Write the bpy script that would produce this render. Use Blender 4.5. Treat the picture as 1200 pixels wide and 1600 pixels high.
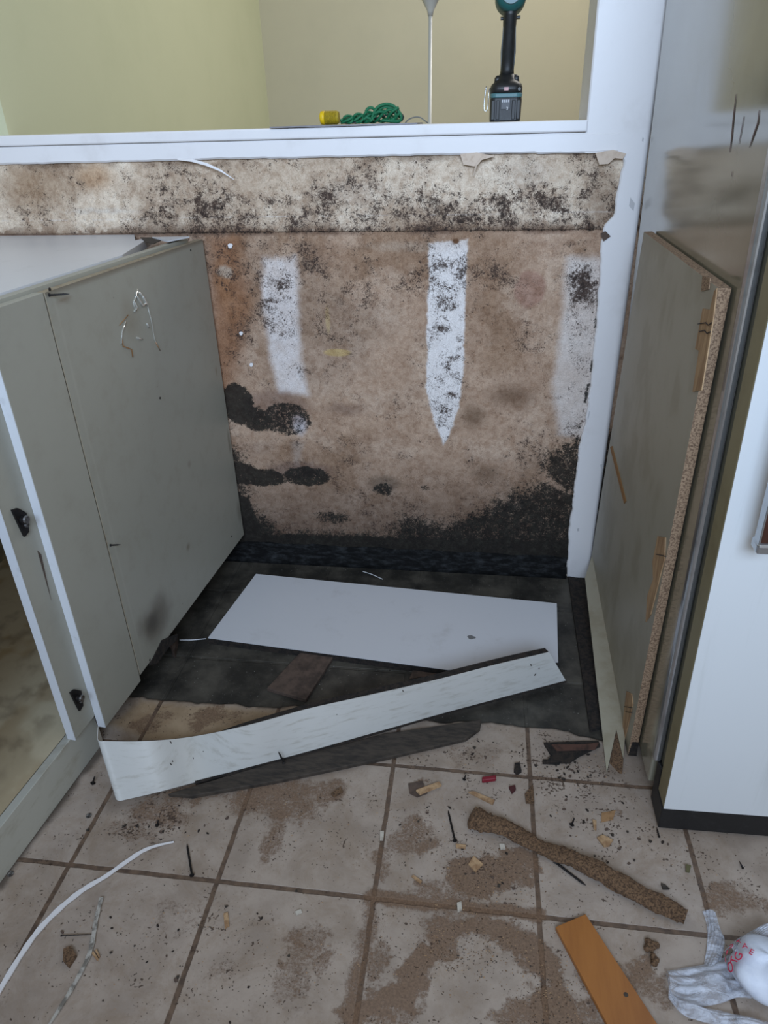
import bpy, math, random
import numpy as np
from mathutils import Matrix, Vector

random.seed(7)
RS = np.random.RandomState(11)
S = bpy.context.scene
for o in list(bpy.data.objects):
    bpy.data.objects.remove(o)

# ------------------------------------------------------------------ camera
FPX, PITCH, YAW, ROLL, H = 1100.0, 0.504892365, -0.142484900, -0.0276416520, 1.10
_f = np.array([math.sin(YAW)*math.cos(PITCH), math.cos(YAW)*math.cos(PITCH), -math.sin(PITCH)])
_r0 = np.cross(_f, [0, 0, 1]); _r0 /= np.linalg.norm(_r0); _u0 = np.cross(_r0, _f)
_r = math.cos(ROLL)*_r0 + math.sin(ROLL)*_u0
_u = -math.sin(ROLL)*_r0 + math.cos(ROLL)*_u0
CM = np.array([_r, _u, -_f]); EYE = np.array([0, 0, H])
cd = bpy.data.cameras.new('camera'); cam = bpy.data.objects.new('camera', cd)
S.collection.objects.link(cam); S.camera = cam
cd.sensor_fit = 'VERTICAL'; cd.sensor_height = 36; cd.sensor_width = 36
cd.lens = FPX/1600*36; cd.clip_start = .02
m = Matrix.Identity(4)
for i in range(3):
    for j in range(3):
        m[i][j] = CM[j][i]
m[0][3], m[1][3], m[2][3] = EYE
cam.matrix_world = m

# ------------------------------------------------------------------ world, lights, exposure
W = bpy.data.worlds.new('world'); S.world = W; W.use_nodes = True
W.node_tree.nodes['Background'].inputs[0].default_value = (1.0, .975, .93, 1)
W.node_tree.nodes['Background'].inputs[1].default_value = .40

def area(name, loc, target, sx, sy, power, col):
    l = bpy.data.lights.new(name, 'AREA'); l.shape = 'RECTANGLE'; l.size = sx; l.size_y = sy
    l.energy = power; l.color = col
    o = bpy.data.objects.new(name, l); S.collection.objects.link(o); o.location = loc
    o.rotation_euler = (Vector(target)-Vector(loc)).to_track_quat('-Z', 'Y').to_euler()
    return o
area('kitchen_window_light', (.1, -1.3, 2.0), (0, 1.6, 1.62), 1.5, 1.0, 45, (.60, .76, 1.0)).data.spread = math.radians(118)
area('next_room_light', (.5, 3.0, 2.45), (-.6, 3.4, 1.0), 1.2, 1.2, 33, (1.0, .97, .92))
S.view_settings.view_transform = 'Standard'; S.view_settings.look = 'None'
S.view_settings.exposure = 0.0; S.view_settings.gamma = 1.0
S.view_settings.use_curve_mapping = False

# ------------------------------------------------------------------ picking places off the photograph's calibration
def ray(x, y):
    return CM.T @ np.array([(x-600)/FPX, (800-y)/FPX, -1.0])
def onz(x, y, z=0.):
    d = ray(x, y); return EYE + d*((z-H)/d[2])
def ony(x, y, Y):
    d = ray(x, y); return EYE + d*(Y/d[1])
def onpl(x, y, p0, n):
    d = ray(x, y); p0 = np.array(p0, float); n = np.array(n, float)
    return EYE + d*(np.dot(p0-EYE, n)/np.dot(d, n))
YW = 1.661

def lin(c):
    return tuple(((v/255.)/12.92 if v/255. <= .04045 else ((v/255.+.055)/1.055)**2.4) for v in c)

# ------------------------------------------------------------------ materials
class NT:
    def __init__(s, name):
        s.m = bpy.data.materials.new(name); s.m.use_nodes = True
        s.t = s.m.node_tree; s.b = s.t.nodes['Principled BSDF']; s.out = s.t.nodes['Material Output']
        s.tc = s.n('ShaderNodeTexCoord')
    def n(s, typ, **kw):
        x = s.t.nodes.new(typ)
        for k, v in kw.items():
            if k.startswith('i_'):
                x.inputs[k[2:].replace('_', ' ')].default_value = v
            else:
                setattr(x, k, v)
        return x
    def l(s, a, b): s.t.links.new(a, b)
    def vec(s, scale=None):
        if scale is None: return s.tc.outputs['Object']
        mp = s.n('ShaderNodeMapping'); mp.inputs['Scale'].default_value = scale
        s.l(s.tc.outputs['Object'], mp.inputs['Vector']); return mp.outputs[0]
    def noise(s, scale, detail=4, rough=.6, dist=0., stretch=None, off=0.):
        x = s.n('ShaderNodeTexNoise'); x.inputs['Scale'].default_value = scale
        x.inputs['Detail'].default_value = detail; x.inputs['Roughness'].default_value = rough
        x.inputs['Distortion'].default_value = dist
        if stretch or off:
            mp = s.n('ShaderNodeMapping'); mp.inputs['Scale'].default_value = stretch or (1, 1, 1)
            mp.inputs['Location'].default_value = (off, off*.7, off*1.3)
            s.l(s.tc.outputs['Object'], mp.inputs['Vector']); s.l(mp.outputs[0], x.inputs['Vector'])
        else:
            s.l(s.tc.outputs['Object'], x.inputs['Vector'])
        return x.outputs['Fac']
    def voro(s, scale, feat='F1'):
        x = s.n('ShaderNodeTexVoronoi'); x.inputs['Scale'].default_value = scale; x.feature = feat
        s.l(s.tc.outputs['Object'], x.inputs['Vector']); return x
    def ramp(s, fac, a, b, ca=0., cb=1.):
        x = s.n('ShaderNodeMapRange'); x.interpolation_type = 'SMOOTHSTEP'
        x.inputs[1].default_value = a; x.inputs[2].default_value = b
        x.inputs[3].default_value = ca; x.inputs[4].default_value = cb
        s.l(fac, x.inputs[0]); return x.outputs[0]
    def math(s, op, a, b=None, clamp=False):
        x = s.n('ShaderNodeMath'); x.operation = op; x.use_clamp = clamp
        for i, v in enumerate((a, b)):
            if v is None: continue
            if isinstance(v, (int, float)): x.inputs[i].default_value = v
            else: s.l(v, x.inputs[i])
        return x.outputs[0]
    def mix(s, fac, a, b, mode='MIX'):
        x = s.n('ShaderNodeMix'); x.data_type = 'RGBA'; x.blend_type = mode
        if isinstance(fac, (int, float)): x.inputs[0].default_value = fac
        else: s.l(fac, x.inputs[0])
        for i, v in ((6, a), (7, b)):
            if isinstance(v, tuple): x.inputs[i].default_value = (*v[:3], 1)
            else: s.l(v, x.inputs[i])
        return x.outputs[2]
    def attr(s, name):
        x = s.n('ShaderNodeAttribute'); x.attribute_name = name
        sp = s.n('ShaderNodeSeparateColor'); s.l(x.outputs['Color'], sp.inputs[0])
        return x.outputs['Color'], sp.outputs[0], sp.outputs[1], sp.outputs[2]
    def bump(s, h, strength=.3, dist=.002):
        x = s.n('ShaderNodeBump'); x.inputs['Strength'].default_value = strength
        x.inputs['Distance'].default_value = dist; s.l(h, x.inputs['Height'])
        s.l(x.outputs[0], s.b.inputs['Normal']); return x
    def col(s, c):
        if isinstance(c, tuple): s.b.inputs['Base Color'].default_value = (*c[:3], 1)
        else: s.l(c, s.b.inputs['Base Color'])
    def rough(s, r):
        if isinstance(r, (int, float)): s.b.inputs['Roughness'].default_value = r
        else: s.l(r, s.b.inputs['Roughness'])

MATS = {}
def mat(name, c, rough=.5, c2=None, sc=40, amt=.5, lo=.45, hi=.7, metal=0., bump=0., bsc=200, stretch=None, speck=None, ssc=120, sth=.70, trans=0., coat=0.):
    if name in MATS: return MATS[name]
    t = NT(name); col = lin(c)
    if c2 is not None:
        f = t.ramp(t.noise(sc, 6, .65, stretch=stretch), lo, hi, 0, amt)
        col = t.mix(f, lin(c), lin(c2))
    if speck is not None:
        f = t.ramp(t.noise(ssc, 3, .7, off=3.1), sth, sth+.04)
        col = t.mix(f, col, lin(speck))
    t.col(col); t.rough(rough); t.b.inputs['Metallic'].default_value = metal
    if coat: t.b.inputs['Coat Weight'].default_value = coat
    if trans:
        t.b.inputs['Alpha'].default_value = 1-trans
    if bump: t.bump(t.noise(bsc, 5, .6, stretch=stretch), bump)
    MATS[name] = t.m; return t.m

M_white = mat('white_paint', (226, 225, 226), .42, (190, 184, 180), 9, .35, .5, .8, bump=.12, bsc=60, speck=(120, 112, 105), ssc=75, sth=.79)
M_lam = mat('white_laminate', (206, 208, 212), .35, (150, 146, 140), 14, .35, .55, .85, bump=.03, bsc=300)
M_strip = mat('streaked_white_laminate', (196, 196, 192), .38, (140, 134, 118), 22, .55, .48, .8, bump=.05, bsc=200, stretch=(1, 1, 6), speck=(60, 50, 42), ssc=110, sth=.77)
M_edge = mat('white_edge_band', (205, 209, 214), .4, (130, 130, 130), 30, .4, .58, .8)
M_greyin = mat('grey_melamine', (160, 159, 148), .45, (136, 132, 118), 12, .35, .45, .8, bump=.02, bsc=400, speck=(90, 84, 72), ssc=55, sth=.78)
M_chip = mat('particleboard', (160, 134, 108), .9, (96, 74, 58), 330, .9, .42, .62, bump=.6, bsc=500)
M_chiptop = mat('dusty_board_top', (150, 140, 120), .8, (116, 100, 78), 50, .7, .4, .7, bump=.2, bsc=200)
M_darkchip = mat('rotten_particleboard', (46, 38, 32), .95, (20, 18, 17), 90, .9, .4, .6, bump=.8, bsc=180)
M_crumb = mat('crumbled_particleboard', (116, 90, 66), .95, (60, 44, 32), 300, .9, .42, .62, bump=1., bsc=420)
M_darkwood = mat('damp_dark_wood', (66, 58, 50), .75, (34, 30, 27), 35, .9, .35, .7, bump=.3, bsc=120, stretch=(1, 4, 1))
M_brownwood = mat('dirty_brown_wood', (92, 76, 66), .8, (56, 46, 40), 40, .9, .35, .7, bump=.3, bsc=120)
M_orange = mat('varnished_pine', (160, 104, 50), .36, (136, 84, 38), 30, .8, .35, .7, bump=.05, bsc=90, stretch=(1, .12, 1), speck=(196, 170, 130), ssc=110, sth=.76)
M_pale = mat('split_pale_wood', (182, 152, 116), .8, (136, 104, 74), 60, .9, .35, .65, bump=.4, bsc=150, stretch=(1, 1, .15))
M_iron = mat('blackened_iron', (34, 33, 34), .5, (66, 54, 46), 200, .6, .5, .7, metal=.6)
M_steel = mat('dull_steel', (150, 150, 152), .35, (80, 74, 68), 150, .8, .45, .6, metal=.9)
M_black = mat('black_rubber', (22, 22, 23), .55, (44, 44, 46), 60, .5, .5, .7)
M_chrome = mat('brushed_chrome', (185, 188, 192), .22, (140, 140, 142), 40, .4, .5, .7, metal=.85)
M_teal = mat('teal_plastic', (24, 82, 80), .45, (16, 60, 60), 60, .5)
M_blackpl = mat('black_tool_plastic', (20, 22, 23), .45, (40, 42, 40), 90, .5, .5, .7)
M_grip = mat('grey_rubber_grip', (96, 100, 100), .6)
M_red = mat('dark_red_plastic', (120, 18, 38), .4)
M_greencord = mat('green_braided_cord', (14, 104, 66), .55, (120, 190, 150), 420, .8, .6, .68, bump=.5, bsc=700)
M_yellow = mat('yellow_plastic', (226, 190, 20), .45, (190, 150, 10), 60, .5)
M_yellowr = mat('yellow_ribbed', (186, 160, 24), .6, (120, 104, 16), 300, .9, .45, .55, bump=.4, bsc=400, stretch=(8, 1, 1))
M_greysheet = mat('grey_sheet', (120, 118, 124), .5, (150, 148, 152), 40, .6)
M_lampwhite = mat('lamp_satin_grey', (186, 184, 176), .35, metal=.2)
M_glue = NT('clear_glue'); M_glue.col(lin((205, 205, 196))); M_glue.rough(.12); M_glue.b.inputs['Transmission Weight'].default_value = .6
M_glue = M_glue.m
M_amber = mat('dried_brown_glue', (150, 110, 70), .3)
M_mint = mat('plaster_crumb', (188, 182, 170), .9, (150, 140, 126), 80, .8)
M_bagred = mat('red_print', (196, 40, 78), .5)
M_handle = mat('brown_handle_inlay', (74, 44, 34), .3, (48, 28, 22), 60, .7, .35, .7, stretch=(1, 1, .1))

def wallmat(name, c, c2=None, rough=.75, b=.12):
    return mat(name, c, rough, c2, 3, .5, .4, .7, bump=b, bsc=140)
M_green = wallmat('pale_green_wall_paint', (196, 198, 166), (188, 191, 158))
M_tanwall = wallmat('olive_beige_wall_paint', (182, 175, 150), (174, 168, 144))

# fridge skins
t = NT('fridge_side_enamel'); nz = t.noise(4, 4)
t.col(t.mix(t.ramp(nz, .3, .7), lin((140, 137, 120)), lin((124, 121, 105)))); t.rough(t.ramp(t.noise(7, 5), .3, .7, .13, .22))
t.b.inputs['Specular IOR Level'].default_value = .9; t.b.inputs['Coat Weight'].default_value = .6; t.b.inputs['Coat Roughness'].default_value = .12
M_fside = t.m
t = NT('fridge_door_laminate'); nz = t.noise(9, 6, .6, stretch=(3.5, 3.5, .22), dist=.4)
c = t.mix(t.ramp(nz, .5, .72, 0, .35), lin((206, 210, 212)), lin((168, 172, 168)))
c = t.mix(t.ramp(t.noise(55, 3, .7), .765, .79), c, lin((70, 66, 56)))
t.col(c); t.rough(.38); M_fdoor = t.m
M_dside = mat('aged_beige_plastic', (136, 128, 98), .5, (114, 104, 74), 12, .6)

# moldy wall
t = NT('mouldy_plaster'); colr, _, _, _ = t.attr('tint'); _, aR, aG, aB = t.attr('mould')
fine = t.noise(330, 5, .75); mid = t.noise(70, 5, .7, .3); big = t.noise(17, 5, .65, off=1.7)
inv = t.math('SUBTRACT', 1., t.math('MULTIPLY', aB, .85))
base = t.mix(t.math('MULTIPLY', inv, t.ramp(big, .32, .7, 0, .5)), colr, t.mix(1., colr, (.62, .55, .50), 'MULTIPLY'))
base = t.mix(t.math('MULTIPLY', inv, t.ramp(mid, .42, .66, 0, .65)), base, t.mix(1., base, (.66, .58, .52), 'MULTIPLY'))
base = t.mix(t.ramp(fine, .40, .62, 0, .7), base, t.mix(1., base, (.72, .69, .66), 'MULTIPLY'))
base = t.mix(t.ramp(t.noise(120, 6, .8, off=22.), .5, .7, 0, .6), base, t.mix(1., base, (1.32, 1.3, 1.28), 'MULTIPLY'))
# smudges, then specks: density lowers the threshold of clustered noises
smd = t.math('ADD', t.noise(34, 9, .82, .3, off=12.), t.math('MULTIPLY', aR, .16))
base = t.mix(t.math('MULTIPLY', inv, t.ramp(smd, .55, .74, 0, .55)), base, t.mix(1., base, (.54, .46, .42), 'MULTIPLY'))
clu = t.ramp(t.noise(13, 4, .65, .6, off=5.), .36, .64, -.05, .055)
clu2 = t.ramp(t.noise(48, 3, .6, .4, off=8.), .35, .65, -.05, .06)
base_thr = t.math('ADD', t.math('ADD', clu, clu2), t.math('MULTIPLY', t.math('SUBTRACT', aR, .5), .20))
sp = t.ramp(t.math('ADD', t.math('SUBTRACT', t.noise(200, 4, .75, .5), .640), base_thr), 0., .035)
c = t.mix(t.math('MULTIPLY', sp, .88), base, lin((54, 42, 38)))
sp2 = t.ramp(t.math('ADD', t.math('SUBTRACT', t.noise(420, 4, .75, off=1.), .612), base_thr), 0., .04)
c = t.mix(t.math('MULTIPLY', sp2, .7), c, lin((70, 54, 46)))
sp3 = t.ramp(t.math('ADD', t.math('SUBTRACT', t.noise(90, 5, .75, .8, off=3.), .72), base_thr), 0., .03)
c = t.mix(t.math('MULTIPLY', sp3, .8), c, lin((48, 40, 36)))
# black growth: broken, mottled edge
nn_ = t.math('ADD', t.math('MULTIPLY', t.math('SUBTRACT', t.noise(95, 8, .85, .5, off=9.), .5), 3.0), t.math('MULTIPLY', t.math('SUBTRACT', t.noise(300, 5, .85, off=6.), .5), 2.2))
sol = t.math('SUBTRACT', t.math('ADD', nn_, t.math('MULTIPLY', aG, 1.15)), .5)
blk = t.mix(t.ramp(t.noise(60, 7, .8), .42, .72, 0, .75), lin((14, 16, 16)), lin((46, 48, 42)))
blk = t.mix(t.ramp(t.noise(240, 4, .8, off=2.), .60, .74, 0, .45), blk, lin((100, 92, 78)))
c = t.mix(t.math('MULTIPLY', t.ramp(sol, -.10, .16), .93), c, blk)
t.col(c); t.rough(.85); t.b.inputs['Specular IOR Level'].default_value = .25
hb = t.math('ADD', t.math('MULTIPLY', t.noise(160, 5, .7), .5), t.math('MULTIPLY', sp, .4))
t.bump(hb, .35, .002); M_mould = t.m

# tiled floor
t = NT('dirty_floor_tiles'); colr, _, _, _ = t.attr('tint'); _, aR, aG, aB = t.attr('dirt')
sx = t.n('ShaderNodeSeparateXYZ'); t.l(t.tc.outputs['Object'], sx.inputs[0])
def line(v, off, pitch):
    w = t.math('MULTIPLY', t.math('SUBTRACT', t.noise(35, 3), .5), .0035)
    a = t.math('DIVIDE', t.math('ADD', t.math('SUBTRACT', v, off), w), pitch)
    a = t.math('ABSOLUTE', t.math('SUBTRACT', t.math('FRACT', t.math('ADD', a, 100.5)), .5))
    return t.math('MULTIPLY', a, pitch)
lx = line(sx.outputs[0], -.1325, .2635); ly = line(sx.outputs[1], .6845, .2715)
dmin = t.math('MINIMUM', lx, ly)
gr = t.ramp(dmin, .0032, .0048, 1, 0)
cell = t.n('ShaderNodeTexWhiteNoise'); cell.noise_dimensions = '2D'
cmb = t.n('ShaderNodeCombineXYZ')
t.l(t.math('FLOOR', t.math('DIVIDE', t.math('ADD', sx.outputs[0], .1325), .2635)), cmb.inputs[0])
t.l(t.math('FLOOR', t.math('DIVIDE', t.math('SUBTRACT', sx.outputs[1], .6845), .2715)), cmb.inputs[1])
t.l(cmb.outputs[0], cell.inputs[0])
tile = t.mix(t.ramp(t.noise(14, 5, .6), .35, .7), lin((166, 152, 139)), lin((142, 128, 115)))
tile = t.mix(t.math('MULTIPLY', cell.outputs[0], .25), tile, lin((178, 168, 160)))
tile = t.mix(t.ramp(t.noise(9, 9, .85, .6, off=3.3), .42, .66, 0, .65), tile, lin((138, 120, 102)))
tile = t.mix(1., tile, colr, 'MULTIPLY')
grout = t.mix(t.ramp(t.noise(60, 4), .3, .7), lin((112, 92, 76)), lin((78, 64, 54)))
c = t.mix(gr, tile, grout)
n1 = t.math('ADD', t.math('MULTIPLY', t.noise(26, 9, .85, .8), .5), t.math('MULTIPLY', t.noise(210, 6, .85, off=2.), .5))
du = t.ramp(t.math('SUBTRACT', t.math('ADD', n1, t.math('MULTIPLY', aR, .45)), .66), -.03, .12, 0, .85)
dust = t.mix(t.ramp(t.noise(260, 4, .8), .35, .65), lin((94, 72, 54)), lin((126, 100, 78)))
c = t.mix(du, c, dust)
s1 = t.math('ADD', t.math('MULTIPLY', t.noise(190, 2, .5), .62), t.math('MULTIPLY', t.noise(28, 3, .6, off=7.), .38))
spq = t.ramp(t.math('SUBTRACT', t.math('ADD', s1, t.math('MULTIPLY', aB, .12)), .665), 0, .02, 0, .85)
c = t.mix(spq, c, lin((62, 46, 36)))
dk = t.ramp(t.math('ADD', aG, t.math('MULTIPLY', t.math('SUBTRACT', t.noise(70, 4, .7), .5), .6)), .38, .6)
scr = t.mix(t.ramp(t.noise(9, 6, .65), .35, .72), lin((38, 37, 34)), lin((84, 80, 72)))
scr = t.mix(t.ramp(t.noise(120, 5, .8), .55, .8, 0, .5), scr, lin((104, 102, 98)))
scr = t.mix(t.ramp(t.noise(300, 2, .5, off=4.), .73, .76), scr, lin((180, 178, 172)))
c = t.mix(dk, c, scr)
t.col(c); t.rough(t.ramp(du, 0, .8, .5, .9))
hh = t.math('SUBTRACT', t.math('ADD', t.math('MULTIPLY', t.noise(30, 3), .3), t.math('MULTIPLY', du, .3)), t.math('MULTIPLY', gr, 1.))
t.bump(hh, .6, .002); M_tile = t.m

def vmat(name, rough=.45, sp=(60, 52, 44)):
    t = NT(name); colr, _, _, _ = t.attr('tint')
    c = t.mix(t.ramp(t.noise(25, 5, .65), .45, .8, 0, .3), colr, t.mix(1., colr, (.72, .68, .6), 'MULTIPLY'))
    c = t.mix(t.ramp(t.noise(130, 3, .7), .73, .76, 0, .8), c, lin(sp))
    t.col(c); t.rough(rough); return t.m
M_stain = vmat('stained_grey_melamine'); M_dustfloor = vmat('dusty_cabinet_lining', .8)
M_baseb = NT('black_mouldy_skirting')
t = M_baseb; c = t.mix(t.ramp(t.noise(26, 6, .7, stretch=(1, 1, 3)), .42, .75), lin((12, 13, 14)), lin((52, 54, 56)))
t.col(c); t.rough(.9); t.b.inputs['Specular IOR Level'].default_value = .2; t.bump(t.noise(120, 5), .4); M_baseb = t.m
t = NT('crinkled_plastic_film')
t.col(lin((214, 220, 232))); t.rough(.28)
tr = t.n('ShaderNodeBsdfTransparent'); mx = t.n('ShaderNodeMixShader')
t.l(t.ramp(t.noise(30, 6, .7, 1., stretch=(1, 3, 1)), .38, .66, .18, .72), mx.inputs[0]); t.l(tr.outputs[0], mx.inputs[1]); t.l(t.b.outputs[0], mx.inputs[2])
t.l(mx.outputs[0], t.out.inputs['Surface']); t.bump(t.noise(60, 5, .6, 1.), .7, .004); M_film = t.m
M_bagwhite = mat('crumpled_white_paper', (216, 224, 238), .5, (180, 190, 212), 30, .5, .4, .7, bump=.5, bsc=45)

# ------------------------------------------------------------------ mesh helpers
class MB:
    def __init__(s): s.v = []; s.f = []; s.fm = []
    def add(s, v, f, mi=0):
        k = len(s.v); s.v += [tuple(map(float, p)) for p in v]
        s.f += [tuple(i+k for i in q) for q in f]; s.fm += [mi]*len(f); return s
    def obox(s, o, a, b, c, mi=0, front=None):
        o, a, b, c = (np.array(x, float) for x in (o, a, b, c))
        v = [o, o+a, o+a+b, o+b, o+c, o+a+c, o+a+b+c, o+b+c]
        f = [(0, 3, 2, 1), (4, 5, 6, 7), (0, 1, 5, 4), (1, 2, 6, 5), (2, 3, 7, 6), (3, 0, 4, 7)]
        if np.dot(np.cross(a, b), c) < 0: f = [q[::-1] for q in f]
        return s.add(v, f, mi)
    def box(s, lo, hi, mi=0):
        lo = np.array(lo, float); d = np.array(hi, float)-lo
        return s.obox(lo, (d[0], 0, 0), (0, d[1], 0), (0, 0, d[2]), mi)
    def prism(s, poly, vec, mi=0, mside=None):
        n = len(poly); p = [np.array(x, float) for x in poly]; vec = np.array(vec, float)
        nrm = np.zeros(3)
        for i in range(n): nrm += np.cross(p[i], p[(i+1) % n])
        if np.dot(nrm, vec) < 0: p = p[::-1]
        k = len(s.v)
        s.v += [tuple(x) for x in p]+[tuple(x+vec) for x in p]
        s.f += [tuple(range(k+n-1, k-1, -1)), tuple(range(k+n, k+2*n))]; s.fm += [mi, mi]
        for i in range(n):
            j = (i+1) % n; s.f.append((k+i, k+j, k+n+j, k+n+i)); s.fm.append(mi if mside is None else mside)
        return s
    def tube(s, pts, r, n=8, mi=0, closed=False):
        P = [np.array(p, float) for p in pts]; N = len(P)
        R = r if hasattr(r, '__len__') else [r]*N
        k = len(s.v); up = np.array([.13, .27, .95])
        for i in range(N):
            tg = P[min(i+1, N-1)]-P[max(i-1, 0)]; tg /= (np.linalg.norm(tg)+1e-9)
            a = np.cross(tg, up)
            if np.linalg.norm(a) < .1: a = np.cross(tg, [1, 0, 0])
            a /= np.linalg.norm(a); b = np.cross(tg, a); up = np.cross(a, tg) if i else up
            for j in range(n):
                th = 2*math.pi*j/n; s.v.append(tuple(P[i]+R[i]*(math.cos(th)*a+math.sin(th)*b)))
        for i in range(N-1):
            for j in range(n):
                q = (k+i*n+j, k+i*n+(j+1) % n, k+(i+1)*n+(j+1) % n, k+(i+1)*n+j)
                s.f.append(q[::-1]); s.fm.append(mi)
        s.f.append(tuple(k+j for j in range(n))); s.fm.append(mi)
        s.f.append(tuple(k+(N-1)*n+j for j in range(n))[::-1]); s.fm.append(mi)
        return s
    def ribbon(s, pts, w, th, mi=0, up=(0, 0, 1), tilt=0.):
        """flat band along a path: w = widths, th = thickness"""
        P = [np.array(p, float) for p in pts]; N = len(P); k = len(s.v)
        Wd = w if hasattr(w, '__len__') else [w]*N; up = np.array(up, float)
        for i in range(N):
            tg = P[min(i+1, N-1)]-P[max(i-1, 0)]; tg /= np.linalg.norm(tg)
            a = np.cross(tg, up); a /= np.linalg.norm(a); u = np.cross(a, tg)
            a2 = a*math.cos(tilt)+u*math.sin(tilt); u2 = -a*math.sin(tilt)+u*math.cos(tilt)
            for q, e in ((-1, 0), (1, 0), (1, 1), (-1, 1)):
                s.v.append(tuple(P[i]+a2*q*Wd[i]/2+u2*th*e))
        for i in range(N-1):
            for j in range(4):
                s.f.append((k+i*4+j, k+i*4+(j+1) % 4, k+(i+1)*4+(j+1) % 4, k+(i+1)*4+j)); s.fm.append(mi)
        s.f.append((k+3, k+2, k+1, k)); s.fm.append(mi)
        e = k+(N-1)*4; s.f.append((e, e+1, e+2, e+3)); s.fm.append(mi)
        return s
    def lathe(s, c, ax, prof, n=24, mi=0):
        c = np.array(c, float); ax = np.array(ax, float); ax /= np.linalg.norm(ax)
        a = np.cross(ax, [0, 0, 1.]);
        if np.linalg.norm(a) < .1: a = np.cross(ax, [1., 0, 0])
        a /= np.linalg.norm(a); b = np.cross(ax, a); k = len(s.v)
        for (h, r) in prof:
            for j in range(n):
                th = 2*math.pi*j/n; s.v.append(tuple(c+ax*h+max(r, 1e-5)*(math.cos(th)*a+math.sin(th)*b)))
        for i in range(len(prof)-1):
            for j in range(n):
                s.f.append((k+i*n+j, k+i*n+(j+1) % n, k+(i+1)*n+(j+1) % n, k+(i+1)*n+j)); s.fm.append(mi)
        s.f.append(tuple(k+j for j in range(n))[::-1]); s.fm.append(mi)
        e = k+(len(prof)-1)*n; s.f.append(tuple(e+j for j in range(n))); s.fm.append(mi)
        return s

def tag(o, label=None, cat=None, group=None, kind=None):
    if label: o['label'] = label
    if cat: o['category'] = cat
    if group: o['group'] = group
    if kind: o['kind'] = kind
    return o
def worldloc(o):
    l = Vector((0, 0, 0))
    while o: l += o.location; o = o.parent
    return np.array(l)
def build(name, mb, mats, parent=None, origin=None, smooth=False, bevel=0., attrs=None, center=True, seg=2):
    v = np.array(mb.v, float)
    if origin is None:
        if parent is not None: origin = worldloc(parent)
        elif center: origin = np.array([(v[:, 0].min()+v[:, 0].max())/2, (v[:, 1].min()+v[:, 1].max())/2, v[:, 2].min()])
        else: origin = np.zeros(3)
    origin = np.array(origin, float)
    me = bpy.data.meshes.new(name); me.from_pydata([tuple(p) for p in v-origin], [], mb.f); me.update()
    if not isinstance(mats, (list, tuple)): mats = [mats]
    for x in mats: me.materials.append(x)
    me.polygons.foreach_set('material_index', mb.fm)
    if smooth: me.polygons.foreach_set('use_smooth', [True]*len(me.polygons))
    if smooth == 'auto': me.set_sharp_from_angle(angle=math.radians(40))
    if attrs:
        for an, arr in attrs.items():
            at = me.color_attributes.new(an, 'FLOAT_COLOR', 'POINT')
            a4 = np.ones((len(v), 4), np.float32); a4[:, :arr.shape[1]] = arr
            at.data.foreach_set('color', a4.ravel())
    o = bpy.data.objects.new(name, me); S.collection.objects.link(o)
    if parent is not None:
        o.parent = parent; o.location = Vector(origin-worldloc(parent))
    else: o.location = origin
    if bevel:
        b = o.modifiers.new('bevel', 'BEVEL'); b.width = bevel; b.segments = seg; b.limit_method = 'ANGLE'
        b.angle_limit = math.radians(40); b.harden_normals = False
    return o
def empty(name, loc, label=None, cat=None, group=None, kind=None):
    o = bpy.data.objects.new(name, None); S.collection.objects.link(o); o.location = loc
    o.empty_display_size = .05
    return tag(o, label, cat, group, kind)
def struct(name, mb, mats, **k):
    o = build(name, mb, mats, **k); o['kind'] = 'structure'; return o

# value noise in numpy (for stain maps)
def vnoise(x, y, sc, seed, octv=4, gain=.55):
    out = np.zeros_like(x); amp = 1.; tot = 0
    for o in range(octv):
        r = np.random.RandomState(seed+o*13); L = r.rand(256, 256)
        u = x*sc+37.3*o+500; v = y*sc+11.7*o+500
        i = np.floor(u).astype(int); j = np.floor(v).astype(int); a = u-i; b = v-j
        a = a*a*(3-2*a); b = b*b*(3-2*b); i %= 256; j %= 256; i1 = (i+1) % 256; j1 = (j+1) % 256
        out += amp*((L[i, j]*(1-a)+L[i1, j]*a)*(1-b)+(L[i, j1]*(1-a)+L[i1, j1]*a)*b)
        tot += amp; amp *= gain; sc *= 2.07
    return out/tot
def sstep(x, a, b):
    t = np.clip((x-a)/(b-a), 0, 1); return t*t*(3-2*t)
def polysd(X, Y, poly):
    """signed distance (negative inside)"""
    P = np.array(poly, float); n = len(P); d = np.full(X.shape, 1e9); ins = np.zeros(X.shape, bool)
    for i in range(n):
        a, b = P[i], P[(i+1) % n]; e = b-a
        wx = X-a[0]; wy = Y-a[1]; tt = np.clip((wx*e[0]+wy*e[1])/(e@e+1e-12), 0, 1)
        d = np.minimum(d, np.hypot(wx-tt*e[0], wy-tt*e[1]))
        c = ((a[1] > Y) != (b[1] > Y)) & (X < (b[0]-a[0])*(Y-a[1])/((b[1]-a[1]) if b[1] != a[1] else 1e-9)+a[0])
        ins ^= c
    return np.where(ins, -d, d)
def pathd(X, Y, pts):
    P = np.array(pts, float); d = np.full(X.shape, 1e9)
    for a, b in zip(P[:-1], P[1:]):
        e = b-a; wx = X-a[0]; wy = Y-a[1]; tt = np.clip((wx*e[0]+wy*e[1])/(e@e+1e-12), 0, 1)
        d = np.minimum(d, np.hypot(wx-tt*e[0], wy-tt*e[1]))
    return d
def mixc(c, col, f):
    return c*(1-f[:, None])+np.array(lin(col))[None, :]*f[:, None]
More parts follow.
